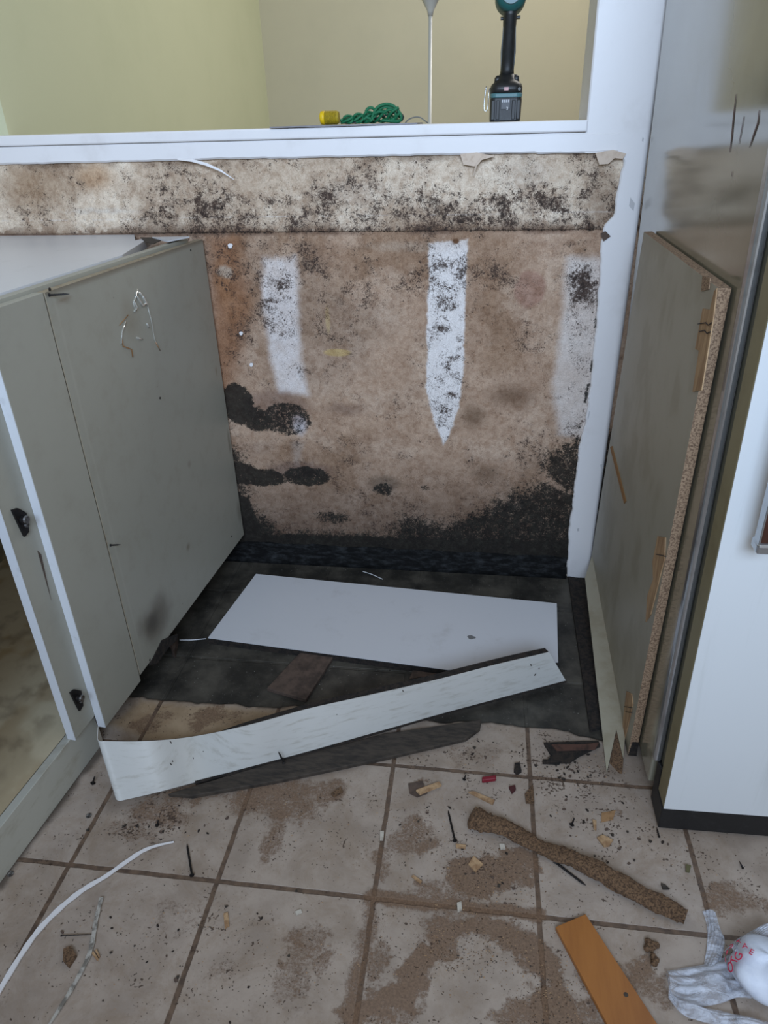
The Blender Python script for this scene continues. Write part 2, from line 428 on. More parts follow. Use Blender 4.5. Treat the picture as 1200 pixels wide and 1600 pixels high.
def gridmesh(us, vs, fn):
    """fn(U,V)-> Nx3 world points"""
    U, V = np.meshgrid(us, vs, indexing='ij'); P = fn(U.ravel(), V.ravel()); nu, nv = U.shape
    idx = np.arange(nu*nv).reshape(nu, nv)
    q = np.stack([idx[:-1, :-1], idx[1:, :-1], idx[1:, 1:], idx[:-1, 1:]], -1).reshape(-1, 4)
    return U.ravel(), V.ravel(), P, q
def gmb(P, q, mi=0):
    b = MB(); b.v = [tuple(p) for p in P]; b.f = [tuple(int(k) for k in r) for r in q]; b.fm = [mi]*len(b.f); return b

# ================================================================== STRUCTURE
def Wp(px, py): p = ony(px, py, YW); return (p[0], p[2])
def Fp(px, py): p = onz(px, py); return (p[0], p[1])

# ---- floor
xs = np.concatenate([[-2.2, -1.5], np.arange(-1.0, .78, .003), [1.2, 2.2]])
ys = np.concatenate([[-1.6, -.6, 0, .25], np.arange(.36, 1.664, .003)])
X, Y, P, q = gridmesh(xs, ys, lambda u, v: np.stack([u, v, u*0], -1))
wx = X+.02*(vnoise(X, Y, 22, 3)-.5); wy = Y+.02*(vnoise(X, Y, 22, 77)-.5)
WX = X+.09*(vnoise(X, Y, 16, 13, 5, .7)-.5); WY = Y+.09*(vnoise(X, Y, 16, 57, 5, .7)-.5)
darkpoly = [Fp(*p) for p in [(60, 1085), (150, 1084), (215, 1090), (262, 1094), (340, 1099), (470, 1106), (560, 1118), (700, 1127), (760, 1126), (830, 1134), (880, 1142), (940, 1158), (1010, 1160)]]
darkpoly += [(.36, 1.70), (-.9, 1.70)]
sd = polysd(wx, wy, darkpoly); dark = sstep(-sd, -.004, .006)
dust = np.full(X.shape, .20)
def blob(px, py, rx, ry, amt, ang=0.):
    global dust
    c = Fp(px, py); a = math.radians(ang); dx = WX-c[0]; dy = WY-c[1]
    u = dx*math.cos(a)+dy*math.sin(a); v = -dx*math.sin(a)+dy*math.cos(a)
    dust = np.maximum(dust, amt*sstep(1-np.hypot(u/rx, v/ry), 0, .6))
for b in [(250, 1270, .10, .05, .55), (300, 1240, .12, .04, .5, 15), (430, 1250, .13, .09, .6), (520, 1240, .07, .05, .55), (640, 1310, .07, .06, .5), (600, 1350, .03, .05, .45),
          (770, 1370, .085, .06, .95), (820, 1350, .05, .06, .7), (700, 1400, .06, .04, .5), (420, 1320, .03, .06, .5), (210, 1300, .07, .04, .4),
          (290, 1420, .06, .06, .35), (480, 1480, .05, .07, .5), (460, 1560, .04, .05, .45), (580, 1500, .03, .05, .5), (340, 1520, .05, .04, .35),
          (870, 1590, .06, .07, .9), (800, 1590, .05, .05, .6), (1000, 1520, .04, .06, .55, 40), (1160, 1410, .10, .04, .5), (930, 1560, .03, .08, .5), (600, 1590, .1, .03, .5),
          (690, 1480, .04, .03, .6), (1130, 1420, .06, .03, .4), (740, 1180, .09, .04, .35), (330, 1120, .09, .05, .55), (240, 1130, .05, .04, .5), (430, 1130, .06, .03, .6),
          (655, 1225, .03, .02, .5), (960, 1270, .03, .015, .4), (100, 1300, .02, .05, .2)]:
    blob(*b)
arc = [Fp(*p) for p in [(560, 1590), (640, 1540), (665, 1480), (690, 1445), (760, 1450), (820, 1480), (860, 1530), (880, 1600), (900, 1660)]]
da = pathd(WX, WY, arc); dust = np.maximum(dust, .95*sstep(.026-da, -.022, .03))
g2 = [Fp(*p) for p in [(582, 1404), (680, 1412), (844, 1430)]]
dust = np.maximum(dust, .8*sstep(.022-pathd(wx, wy, g2), 0, .02))
dust = np.maximum(dust, .6*sstep(.03-pathd(wx, wy, [Fp(582, 1404), Fp(545, 1600)]), 0, .03))
dust *= .75+.5*vnoise(X, Y, 28, 91, 4, .7)
spx = np.full(X.shape, .35)
for (px, py, r, a) in [(230, 1290, .12, .9), (880, 1200, .14, 1.), (960, 1280, .13, .7), (1080, 1350, .12, .6), (760, 1200, .12, .7), (480, 1300, .25, .4), (300, 1480, .2, .5), (750, 1350, .12, .6), (250, 1250, .1, .7), (1150, 1400, .1, .5)]:
    c = Fp(px, py); spx = np.maximum(spx, a*sstep(1-np.hypot(X-c[0], Y-c[1])/r, 0, .7))
tint = np.ones((len(X), 3))
# yellowed screed behind the curved strip, grime along the plinth strip and cabinet foot
yl = sstep(-polysd(wx, wy, [Fp(*p) for p in [(165, 1130), (215, 1092), (470, 1110), (560, 1120), (430, 1150), (240, 1165)]]), -.01, .02)
tint = tint*(1-yl[:, None])+np.array([1.05, .93, .72])*yl[:, None]
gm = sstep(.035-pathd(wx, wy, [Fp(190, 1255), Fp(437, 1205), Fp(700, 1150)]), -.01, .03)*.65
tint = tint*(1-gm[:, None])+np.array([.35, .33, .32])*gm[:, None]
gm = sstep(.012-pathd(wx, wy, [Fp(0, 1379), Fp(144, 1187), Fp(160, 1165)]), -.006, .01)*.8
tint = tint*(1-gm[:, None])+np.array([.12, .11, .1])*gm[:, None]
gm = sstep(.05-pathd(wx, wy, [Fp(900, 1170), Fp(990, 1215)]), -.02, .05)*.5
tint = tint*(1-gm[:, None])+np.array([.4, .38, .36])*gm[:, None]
edge = sstep(.012-np.abs(sd+.004), 0, .01)*(Y < 1.3)
tint = tint*(1-.6*edge[:, None])
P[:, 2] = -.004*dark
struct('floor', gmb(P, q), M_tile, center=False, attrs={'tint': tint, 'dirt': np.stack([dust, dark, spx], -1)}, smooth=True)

# ---- mouldy back wall (the low wall below the hatch)
ZC = .889
xs = np.concatenate([[-2.2, -1.6], np.arange(-1.22, .34, .0025), [.6, 1.2]])
zs = np.concatenate([np.arange(0, ZC-.0005, .0025), [ZC-.0003, ZC+.0003], np.arange(ZC+.0025, 1.075, .0025)])
X, Z, P, q = gridmesh(xs, zs, lambda u, v: np.stack([u, u*0+YW, v], -1))
n1 = vnoise(X, Z, 14, 5); n2 = vnoise(X, Z, 45, 9); n3 = vnoise(X, Z, 6, 21)
wx = X+.013*(vnoise(X, Z, 40, 31, 5, .7)-.5); wz = Z+.016*(vnoise(X, Z, 40, 41, 5, .7)-.5)
up = sstep(Z, ZC-.0005, ZC+.0005)
C = np.ones((len(X), 3))*np.array(lin((190, 164, 142)))
C = mixc(C, (162, 134, 110), sstep(n3, .42, .62)*.8)
C = mixc(C, (204, 182, 162), sstep(n1, .5, .7)*.5)
U = np.ones((len(X), 3))*np.array(lin((238, 224, 204)))
U = mixc(U, (160, 128, 96), sstep(n3, .46, .6)*.35)
def wel(px, py, rx, ry, soft=.5, warp=True):
    c = Wp(px, py); k = .00122
    a, b = (wx, wz) if warp else (X, Z)
    return sstep(1-np.hypot((a-c[0])/(rx*k), (b-c[1])/(ry*k)), 0, soft)
def wpoly(pts, s0=-.006, s1=.006, warp=True):
    a, b = (wx, wz) if warp else (X, Z)
    return sstep(-polysd(a, b, [Wp(*p) for p in pts]), s0, s1)
U = mixc(U, (150, 118, 84), wel(60, 290, 130, 60, .8)*.6)
U = mixc(U, (176, 132, 84), wel(150, 275, 60, 40, .9)*.6)
U = mixc(U, (120, 92, 70), sstep(.030-(Z-ZC), 0, .03)*(.25+.5*(n1 > .45)))
U = mixc(U, (136, 112, 92), sstep(X, .18, .26)*sstep(1.0-Z, -.02, .06)*.6)
U = mixc(U, (120, 98, 78), sstep(Z, 1.02, 1.034)*sstep(n1, .4, .6)*.6)
U = mixc(U, (226, 218, 206), wel(160, 330, 110, 7, .8)*.8)
U = mixc(U, (222, 212, 198), wel(820, 270, 80, 40, .9)*.5)
U = mixc(U, (226, 216, 202), wel(560, 300, 120, 30, .9)*.4)
st = sstep(.0016-np.abs(Z-.9225-.003*(X)), 0, .001)*sstep(n2, .42, .5)
U = mixc(U, (232, 226, 218), st*.7)
C = C*(1-up[:, None])+U*up[:, None]
# lower wall tints
lowm = 1-up
def T(col, f):
    global C
    C = mixc(C, col, np.clip(f, 0, 1)*lowm)
T((150, 104, 70), wpoly([(325, 368), (372, 368), (395, 480), (360, 620), (330, 620)], -.03, .03)*.75)
T((176, 128, 88), wel(350, 440, 26, 50, .9)*.5)
T((190, 176, 160), wel(352, 425, 22, 14, .5)*.8)
T((200, 188, 172), wel(640, 385, 120, 14, .8)*.35)
T((176, 164, 152), wpoly([(400, 410), (500, 410), (640, 500), (520, 620), (420, 640)], -.04, .06)*.25)
s1 = wpoly([(408, 404), (464, 398), (468, 470), (472, 560), (482, 618), (436, 614), (420, 560), (410, 480)], -.010, .014)
s1b = wel(468, 662, 24, 36, .7)
s2 = wpoly([(670, 378), (732, 372), (727, 480), (725, 570), (722, 615), (708, 665), (694, 696), (678, 660), (666, 610), (667, 520)], -.0025, .0035)
s3 = wpoly([(884, 402), (960, 400), (950, 560), (930, 690), (872, 680), (862, 600), (876, 520)], -.012, .014)
s4 = wpoly([(455, 690), (475, 690), (468, 730), (460, 728)], -.01, .01)
T((232, 228, 228), s1*.85*(.55+.6*n2)); T((208, 206, 212), s1b*.85); T((236, 233, 232), s2*(.55+.42*sstep(-Z, -.885, -.83))); T((226, 220, 216), s3*.85*(.6+.5*n1)); T((190, 178, 168), s4*.6)
T((160, 120, 106), wel(828, 452, 34, 36, .25)*.6)
T((206, 182, 130), wel(527, 551, 32, 9, .3, False)*.9); T((206, 184, 134), wel(512, 500, 6, 34, .5, False)*.5)
T((110, 78, 54), wel(712, 377, 8, 6, .4, False))
T((112, 86, 66), wel(800, 620, 70, 40, .9)*.7); T((104, 82, 62), wel(740, 650, 40, 40, .9)*.6)
T((120, 98, 88), wel(540, 640, 60, 20, .8)*.5)
T((120, 98, 92), wel(470, 735, 90, 26, .5)*.6); T((118, 92, 84), wel(430, 640, 90, 55, .4)*.5)
T((96, 84, 70), wel(600, 755, 50, 26, .6)*.6)
T((110, 88, 68), wel(760, 740, 50, 30, .8)*.5)
T((170, 146, 128), wel(400, 700, 60, 22, .8)*.5)
T((108, 84, 70), sstep(Z, ZC-.012, ZC-.003)*.7*sstep(n1, .3, .6))
T((96, 82, 74), sstep(.42-Z, 0, .34)*.72)
# speck density
D = .42+.9*(n3-.45)+.4*(n1-.5)
D += .42*up*sstep(.985-Z, -.05, .07)*sstep(X, -1.0, -.6)
D += .12*up*sstep(X, -.9, -.5)-.35*up*wel(420, 285, 110, 30, .8)-.3*up*wel(860, 270, 60, 26, .8)
D += .30*up*wel(810, 318, 110, 26, .7)+.2*up*wel(500, 300, 60, 50, .8)+.25*up*sstep(.012-(Z-ZC), 0, .012)
for (px, py, rx, ry, a) in [(490, 400, 60, 40, .4), (560, 480, 60, 50, .35), (650, 620, 120, 60, .2), (470, 580, 50, 30, .5), (700, 470, 30, 30, .55), (910, 450, 40, 50, .6), (700, 640, 34, 30, .5), (700, 590, 30, 12, .5),
                            (780, 430, 60, 40, .3), (830, 510, 60, 30, .2), (430, 470, 36, 10, .6), (600, 650, 50, 16, .4), (400, 660, 60, 10, .3), (440, 560, 40, 30, .4), (370, 540, 30, 90, .3), (880, 380, 60, 12, .5)]:
    D += a*wel(px, py, rx, ry, .9)
D -= .35*wel(700, 540, 24, 30, .8)+.4*wel(600, 590, 90, 40, .9)+.3*wel(760, 560, 60, 40, .9)+.25*wel(690, 430, 26, 30, .9)+.05*s1
D += .22*s2+.20*s3+.12*s1
for (px, py, rx, ry, a) in [(690, 415, 30, 14, .5), (700, 478, 34, 16, .7), (690, 515, 30, 10, .6), (715, 530, 14, 8, .6), (705, 615, 22, 10, .7), (690, 660, 18, 26, .3), (905, 440, 26, 26, .5), (905, 520, 20, 30, .3), (430, 450, 30, 30, .3), (445, 530, 26, 30, .35)]:
    D += a*wel(px, py, rx, ry, .9)
D -= .10*up
D -= .4*wel(430, 710, 90, 20, .8)
# solid growth
B = np.zeros(len(X))
def K(f, a=1.):
    global B
    B = np.maximum(B, f*a)
K(wel(372, 632, 40, 52, .22), .95); K(wel(402, 655, 40, 34, .4), .8)
K(wel(448, 655, 62, 42, .22), .66); K(wel(375, 740, 60, 34, .3), .9); K(wel(410, 746, 64, 26, .3), .88); K(wel(480, 744, 62, 28, .25), .78)
K(wel(598, 763, 30, 20, .5), .64); K(wel(665, 763, 20, 12, .8), .50); K(wel(520, 808, 70, 28, .8), .64); K(wel(770, 825, 16, 8, .5), .5)
K(wpoly([(340, 690), (385, 700), (398, 790), (425, 808), (440, 828), (520, 824), (600, 832), (630, 800), (700, 812), (748, 790), (800, 762), (836, 752), (850, 700), (912, 676), (1000, 660), (980, 900), (340, 900)], -.035, .05), .72)
K(wpoly([(330, 760), (390, 775), (410, 832), (890, 842), (985, 850), (985, 930), (330, 930)], -.012, .016), 1.)
B -= .45*wpoly([(832, 742), (868, 762), (892, 775), (892, 768), (850, 742)], -.008, .006)*(B < .9)
B -= .25*s1b
K(wel(936, 480, 10, 90, .8), .55); K(sstep(.0035-np.abs(X-(.258+.04*(Z-.5)/.5)), -.003, .003)*(Z < ZC)*sstep(n2, .4, .55), .75)
B = np.clip(B+(n2-.5)*.3*(B > .05)*(B < .95), 0, 1)
K(sstep(.004-np.abs(Z-ZC+.001), 0, .003)*sstep(X, -.95, -.7), .42+0)
P[:, 1] -= .0035*up+.0008*(n2-.5)
struct('wall_back', gmb(P, q[:, ::-1][:, [3, 2, 1, 0]]), M_mould, center=False, smooth=True, attrs={'tint': C, 'mould': np.stack([np.clip(D, 0, 1.3), B, np.clip(s1+s2+.8*s3+.6*s1b, 0, 1)*lowm], -1)})

# the wall's body behind the plaster face
struct('wall_back_core', MB().box((-2.2, YW+.006, 0), (1.4, 1.80, 1.072)), M_tanwall, center=False)
struct('wall_back_right', MB().box((.34, YW+.01, 1.072), (1.4, 1.80, 2.6)), M_tanwall, center=False)
struct('wall_left', MB().box((-2.3, -1.6, 0), (-2.2, 1.8, 2.6)), M_tanwall, center=False)

# black damp skirting at the wall foot, following the wall
b = MB(); xsb = np.linspace(-1.0, .262, 60); k = 0
for x in xsb:
    j = .002*math.sin(x*40)+.0015*math.sin(x*97)
    for (y, z) in ((YW, -.004), (YW-.016, -.004), (YW-.015, .012+j), (YW-.009, .018+j), (YW-.007, .050+j), (YW-.004, .056+j), (YW, .057+j)):
        b.v.append((x, y, z))
for i in range(len(xsb)-1):
    for j in range(6):
        b.f.append((i*7+j, i*7+j+1, (i+1)*7+j+1, (i+1)*7+j)[::-1]); b.fm.append(0)
struct('baseboard_back', b, M_baseb, center=False, smooth=True)

# next room: green side wall and beige far wall
struct('wall_next_room_left', MB().box((-1.25, 1.80, 0), (-1.15, 4.25, 2.6)), M_green, center=False)
struct('wall_next_room_far', MB().box((-1.15, 4.15, 0), (2.2, 4.25, 2.6)), M_tanwall, center=False)
struct('floor_next_room', MB().box((-1.22, 1.80, -.05), (2.2, 4.25, 0)), M_brownwood, center=False)
struct('ceiling', MB().box((-1.22, 1.80, 2.6), (2.2, 4.25, 2.65)), M_tanwall, center=False)

# white frame rail below the hatch, its lower paint edge torn
def ragged(seed, x, amp): return (.45 if seed == 1 else 1)*amp*(math.sin(x*53+seed)*.4+math.sin(x*131+seed*2)*.35+random.uniform(-.35, .35))
b = MB(); xr = np.linspace(-1.6, .262, 260)
for x in xr:
    zb = 1.0375+(.000 if x < .1 else -.002)+ragged(1, x, .0018)
    if -.62 < x < -.47: zb += .001
    for (y, z) in ((YW, zb), (YW-.010, zb+.0005), (YW-.0135, zb+.004), (YW-.0135, 1.0695), (YW-.011, 1.0730), (YW, 1.0735)): b.v.append((x, y, z))
for i in range(len(xr)-1):
    for j in range(5): b.f.append((i*6+j, i*6+j+1, (i+1)*6+j+1, (i+1)*6+j)[::-1]); b.fm.append(0)
struct('trim_1', b, M_white, center=False, smooth=False)
struct('trim_2', MB().box((-1.6, YW-.016, 1.0745), (.197, 1.815, 1.0955)), M_white, center=False, bevel=.003)

# white post with a rounded right edge and torn left paint edge
lp = [Wp(*p) for p in [(968, 241), (973, 255), (963, 300), (958, 335), (943, 352), (938, 385), (935, 450), (926, 560), (917, 640), (904, 700), (897, 760), (888, 830), (885, 905)]]
lz = [p[1] for p in lp][::-1]; lxx = [p[0] for p in lp][::-1]
b = MB(); zz = np.linspace(0, 1.036, 190); rows = []
for z in zz:
    xl = float(np.interp(z, lz, lxx))+ragged(3, z, .0022); rows.append((z, xl))
rows += [(1.0362, .1955), (1.5, .1905), (2.6, .188)]
yf = YW-.0125
for (z, xl) in rows:
    xr_ = .3235; r = .011
    pts = [(xl, YW+.004), (xl, yf+.003), (xl+.003, yf)]
    for a in range(0, 91, 15):
        A = math.radians(a); pts.append((xr_-r+r*math.sin(A), yf+r-r*math.cos(A)))
    pts.append((xr_, YW+.02)); n = len(pts)
    for (x, y) in pts: b.v.append((x, y, z))
for i in range(len(rows)-1):
    for j in range(n-1): b.f.append((i*n+j, i*n+j+1, (i+1)*n+j+1, (i+1)*n+j)); b.fm.append(0)
b.box((.196, YW+.002, 1.096), (.322, 1.815, 2.6))
struct('trim_3', b, M_white, center=False)

for pts in [[(985, 308), (992, 318), (990, 330), (983, 322)], [(938, 726), (943, 724), (943, 732), (939, 733)], [(902, 826), (905, 825), (905, 830), (902, 830)], [(918, 652), (921, 642), (922, 643), (919, 656)], [(1004, 214), (1006, 216), (1005, 222), (1003, 220)]]:
    pp = [ony(x, y, yf-.0004) for x, y in pts]
    o_ = build('grey_smudge', MB().prism(pp, (0, .0003, 0)), mat('grey_smudge', (188, 188, 190), .7)); o_.parent = bpy.data.objects['trim_3']

# ================================================================== PAINT CURLS AND FLAKES ON THE WALL
def wpt(px, py, dy=.012): return ony(px, py, YW-dy)
b = MB().ribbon([wpt(278, 249, .014), wpt(300, 251, .020), wpt(322, 257, .026), wpt(345, 267, .026), wpt(366, 281, .020)], [.004, .006, .006, .004, .001], .0015, up=(0, -1, 0), tilt=.5)
tag(build('paint_curl', b, M_white), 'long thin white curl of paint peeling off under the hatch rail at left', 'paint flake')
b = MB().prism([wpt(*p) for p in [(719, 241), (745, 238), (768, 243), (752, 249), (742, 260), (724, 257)]], (0, -.003, 0))
M_flap = mat('beige_torn_paint', (204, 186, 168), .7, (170, 146, 124), 60, .7)
b.ribbon([wpt(772, 243, .018), wpt(752, 248, .024), wpt(744, 258, .022), wpt(740, 275, .015)], [.004, .005, .004, .001], .0012, up=(0, -1, 0))
tag(build('paint_flap', b, M_flap), 'loose beige and white paint flap hanging from the middle of the hatch rail', 'paint flake')
b = MB().prism([wpt(*p, .016) for p in [(930, 239), (958, 234), (978, 240), (973, 248), (960, 247), (950, 256), (936, 257)]], (0, -.003, 0))
tag(build('paint_flap', b, M_flap), 'curled paint flap at the top right corner of the mouldy wall', 'paint flake')
b = MB().prism([wpt(*p, .014) for p in [(938, 365), (946, 361), (954, 369), (943, 377)]], (0, -.002, 0))
tag(build('paint_flap', b, M_brownwood), 'small brown torn scrap on the white post edge beside the mould', 'paint flake')
for i, (px, py, s) in enumerate([(360, 383, 4), (393, 569, 3), (922, 862, 5), (377, 520, 3)]):
    b = MB().prism([wpt(px+s*math.cos(a), py+s*math.sin(a)*(1.4 if a < 3 else .8), .003) for a in (0, 1.1, 2.2, 3.3, 4.2, 5.3)], (0, -.002, 0))
    tag(build('plaster_flake', b, M_white), ['tiny white plaster flake on the mouldy wall near the grey panel top corner', 'tiny white plaster flake on the mouldy wall above the black round mould', 'white flake at the foot of the white post by the right panel', 'small white scrape on the rusty left side of the mouldy wall'][i], 'plaster flake')

# ================================================================== LEFT CABINET RUN
YWL = math.radians(5.0)
DV = np.array([math.sin(YWL), math.cos(YWL), 0]); NV = np.array([DV[1], -DV[0], 0]); UZ = np.array([0, 0, 1.])
O0 = (onz(0, 1379)+onz(144, 1187))/2
def L(u, off, z): return O0+DV*u+NV*off+UZ*z
def Lpick(px, py, off):
    p = onpl(px, py, O0+NV*off, NV); d = p-O0; return (float(d@DV), float(p[2]))
def lbox(b, u0, u1, o0, o1, z0, z1, mi=0): return b.obox(L(u0, o0, z0), DV*(u1-u0), NV*(o1-o0), UZ*(z1-z0), mi)
RAILTOP = Lpick(60, 1218, 0)[1]
u_rail_end = .175
cab = empty('base_cabinet', L(0, -.3, 0), 'open white base cabinet on the left with a dusty brown inside and dirty foot rail', 'cabinet')
build('foot_rail', lbox(MB(), -.6, u_rail_end, -.016, 0, .001, RAILTOP), mat('stained_white_rail', (176, 176, 166), .5, (120, 104, 70), 12, .6, .5, .8, stretch=(1, 1, 2.5)), cab, bevel=.001)
us = np.linspace(-.6, .70, 200); os_ = np.linspace(-.56, -.0165, 90)
U_, V_, P, q = gridmesh(us, os_, lambda u, v: np.stack([O0[0]+DV[0]*u+NV[0]*v, O0[1]+DV[1]*u+NV[1]*v, u*0+RAILTOP], -1))
n = vnoise(U_, V_, 9, 4); n_ = vnoise(U_, V_, 30, 8)
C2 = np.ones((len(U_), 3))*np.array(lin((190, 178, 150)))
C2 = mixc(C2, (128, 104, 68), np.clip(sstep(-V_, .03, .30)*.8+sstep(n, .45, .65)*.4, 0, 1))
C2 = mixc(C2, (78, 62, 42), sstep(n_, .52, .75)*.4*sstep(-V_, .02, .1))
build('bottom_panel', gmb(P, q[:, ::-1]), M_dustfloor, cab, attrs={'tint': C2})
build('back_panel', lbox(MB(), -.6, .72, -.58, -.562, .0, .865), mat('brown_stained_lining', (120, 104, 70), .8, (70, 56, 36), 9, .8), cab)
build('end_panel', lbox(MB(), .70, .716, -.56, -.018, RAILTOP+.0005, .865), M_greyin, cab)
build('end_panel', lbox(MB(), -.616, -.60, -.56, -.002, .0, .865), M_greyin, cab)
# corner upright with hinge plates; near end is a white edge band
ub0 = Lpick(113, 1142, .012)[0]; zb = RAILTOP+.0005
ub1 = Lpick(293, 372, .012)[0]
build('corner_upright', lbox(MB(), ub0+.001, ub1, -.004, .012, zb, .883), [M_greyin], cab, bevel=.0008)
build('edge_band', lbox(MB(), ub0, ub0+.0012, -.0045, .0125, zb, .883), M_edge, cab)
def hinge(px, py):
    u, z = Lpick(px, py, .012)
    b = MB().prism([L(u+a, .0122, z+c) for a, c in ((-.010, .027), (.002, .024), (.016, .008), (.010, -.024), (-.002, -.027), (-.006, -.002))], NV*.004)
    b.lathe(L(u+.003, .0122, z+.002), NV, [(0, .007), (.010, .007), (.012, .004)], 14)
    h = build('hinge_plate', b, M_iron, cab)
    s = MB().lathe(L(u+.002, .024, z+.004), NV, [(0, .0066), (.003, .0058)], 14)
    s.lathe(L(u+.008, .016, z-.010), NV, [(0, .005), (.003, .0042)], 12)
    build('hinge_screw', s, M_steel, h)
hinge(30, 815); hinge(118, 1093)
b = MB(); u, z = Lpick(120, 1025, .012)
build('grime_streak', MB().prism([L(*(Lpick(px, py, .012)[0], .0123, Lpick(px, py, .012)[1])) for px, py in [(58, 860), (64, 866), (78, 930), (80, 938), (72, 910)]], NV*.0003), M_brownwood, cab)

# worktop remnant over the left run (white)
z0, z1 = .870, .886
poly = [L(-.6, -.62, z0), L(-.6, .0, z0), L(ub0-.05, .0, z0), L(ub1*.60, -.006, z0), ]
pA = onz(222, 372, z1); pB = onz(230, 369, z1); pC = onz(240, 372, z1); 
tt = MB().prism([(*L(-.6, -.62, 0)[:2], z0), (*L(-.6, -.006, 0)[:2], z0), (*L(.60, -.006, 0)[:2], z0), (pC[0]-.015, pC[1]+.02, z0), (pA[0], pA[1]-.035, z0), (pA[0]-.045, YW-.003, z0), (-1.30, YW-.003, z0)], (0, 0, z1-z0))
tag(build('worktop', tt, M_lam), 'white laminate worktop remnant over the left cabinet with a broken back corner', 'worktop')
tag(build('board_scrap', MB().prism([(*onz(x, y, .8875)[:2], .8867) for x, y in [(219, 371), (262, 371), (240, 381), (229, 379)]], (0, 0, .0012)), M_darkwood), 'dark brown broken sliver at the back corner of the white worktop', 'board')
tag(build('board_scrap', MB().prism([(*onz(x, y, .889)[:2], .887) for x, y in [(238, 371), (296, 370), (262, 377)]], (0, 0, .003)), M_lam), 'white sliver of broken worktop stuck between wall and grey panel top', 'board')

# panel A + B : grey end panels of the removed unit (one standing carcass side in two boards)
offB = .030
uB0, zB0 = Lpick(215, 1060, offB); uB0t, zBt = Lpick(75, 447, offB); uB1, zB1 = Lpick(385, 830, offB); _, zBt1 = Lpick(322, 378, offB)
uA0, zA0 = Lpick(165, 1137, .029)
uB1 = min(uB1, (YW-.012-O0[1]-NV[1]*offB)/DV[1])
print('B', uB0, zB0, uB0t, zBt, uB1, zB1, zBt1, 'A', uA0, zA0, 'b1', ub0, ub1, 'rail', RAILTOP)
zt = (zBt+zBt1)/2
pan = empty('cabinet_side_panel', L(uB0, .02, .0), 'tall grey cabinet side board standing left of the mouldy wall, with seam and glue blob', 'panel')
build('front_strip', lbox(MB(), uA0+.0012, (uB0+uB0t)/2-.0026, .0128, .0292, zA0, zt+.001), [M_greyin], pan, bevel=.0008)
build('edge_band', lbox(MB(), uA0, uA0+.0012, .0124, .029, zA0, zt+.001), M_edge, pan)
build('seam', lbox(MB(), (uB0+uB0t)/2-.0026, (uB0+uB0t)/2-.0001, .0128, .0278, max(zA0, zB0)+.001, zt-.003), M_darkchip, pan)
def stained(name, corners, thick, nu, nv, paint, mface, medge, parent):
    """quad board: corners p00,p10,p11,p01 on its face, thick = vector away from the face"""
    c = [np.array(x, float) for x in corners]; thick = np.array(thick, float)
    us = np.linspace(0, 1, nu); vs = np.linspace(0, 1, nv)
    f = lambda u, v: ((1-u)*(1-v))[:, None]*c[0]+(u*(1-v))[:, None]*c[1]+(u*v)[:, None]*c[2]+((1-u)*v)[:, None]*c[3]
    U, V, P, q = gridmesh(us, vs, f)
    nrm = np.cross(c[1]-c[0], c[3]-c[0])
    if np.dot(nrm, thick) > 0: q = q[:, ::-1]
    b = gmb(P, q); nf = len(b.v)
    b.prism(c, thick, 1); b2f = []; b2m = []
    for fc, mi in zip(b.f, b.fm):   # drop the prism cap that coincides with the face
        if mi == 1 and len(fc) == 4:
            pts = np.array([b.v[i] for i in fc])
            if all(abs(np.dot(p-c[0], nrm/np.linalg.norm(nrm))) < 1e-6 for p in pts): continue
        b2f.append(fc); b2m.append(mi)
    b.f = b2f; b.fm = b2m
    C = paint(U, V, P); Cc = np.ones((len(b.v), 3))*.5; Cc[:nf] = C
    return build(name, b, [mface, medge], parent, attrs={'tint': Cc})
def paintB(U, V, P):
    C = np.ones((len(U), 3))*np.array(lin((158, 157, 146)))
    n = vnoise(U, V, 14, 2)
    def at(px, py): return np.array(onpl(px, py, O0+NV*offB, NV))
    def e(px, py, r, ry=None):
        p = at(px, py); ry = ry or r; du = (P-p)@DV; dz = P[:, 2]-p[2]
        return sstep(1-np.hypot(du/r, dz/ry)+.5*(n-.5), 0, .8)
    C = mixc(C, (92, 84, 72), e(242, 970, .085, .07)*.8)
    C = mixc(C, (60, 54, 46), e(238, 972, .035, .035)*.6)
    C = mixc(C, (84, 76, 66), e(258, 1005, .05, .012)*.6)
    C = mixc(C, (100, 94, 82), e(374, 800, .02, .05)*.45); C = mixc(C, (90, 86, 74), e(358, 690, .008, .05)*.6)
    C = mixc(C, (112, 104, 86), e(294, 855, .012)*.7); C = mixc(C, (120, 112, 100), e(296, 725, .012)*.5)
    C = mixc(C, (120, 110, 92), e(338, 580, .006, .02)*.6)
    C = mixc(C, (134, 124, 104), e(205, 500, .04, .06)*.35)
    C = mixc(C, (120, 100, 80), e(100, 468, .03, .008)*.5)
    C = mixc(C, (172, 170, 160), sstep(.004-np.abs(U-.035), 0, .004)*.5)
    C = mixc(C, (110, 100, 84), sstep(V, .985, 1.)*.8)
    return C
cor = [L((uB0t+uB0)/2, offB, zB0), L(uB1, offB, zB1), L(uB1, offB, zt), L((uB0t+uB0)/2, offB, zt)]
stained('main_board', cor, -NV*.016, 120, 160, paintB, M_stain, M_chiptop, pan)
build('rotten_corner', MB().prism([onpl(*p, O0+NV*offB, NV)+NV*.0004 for p in [(232, 1040), (252, 1000), (277, 990), (275, 1000), (262, 1012), (245, 1036)]], NV*.002), M_darkchip, pan)
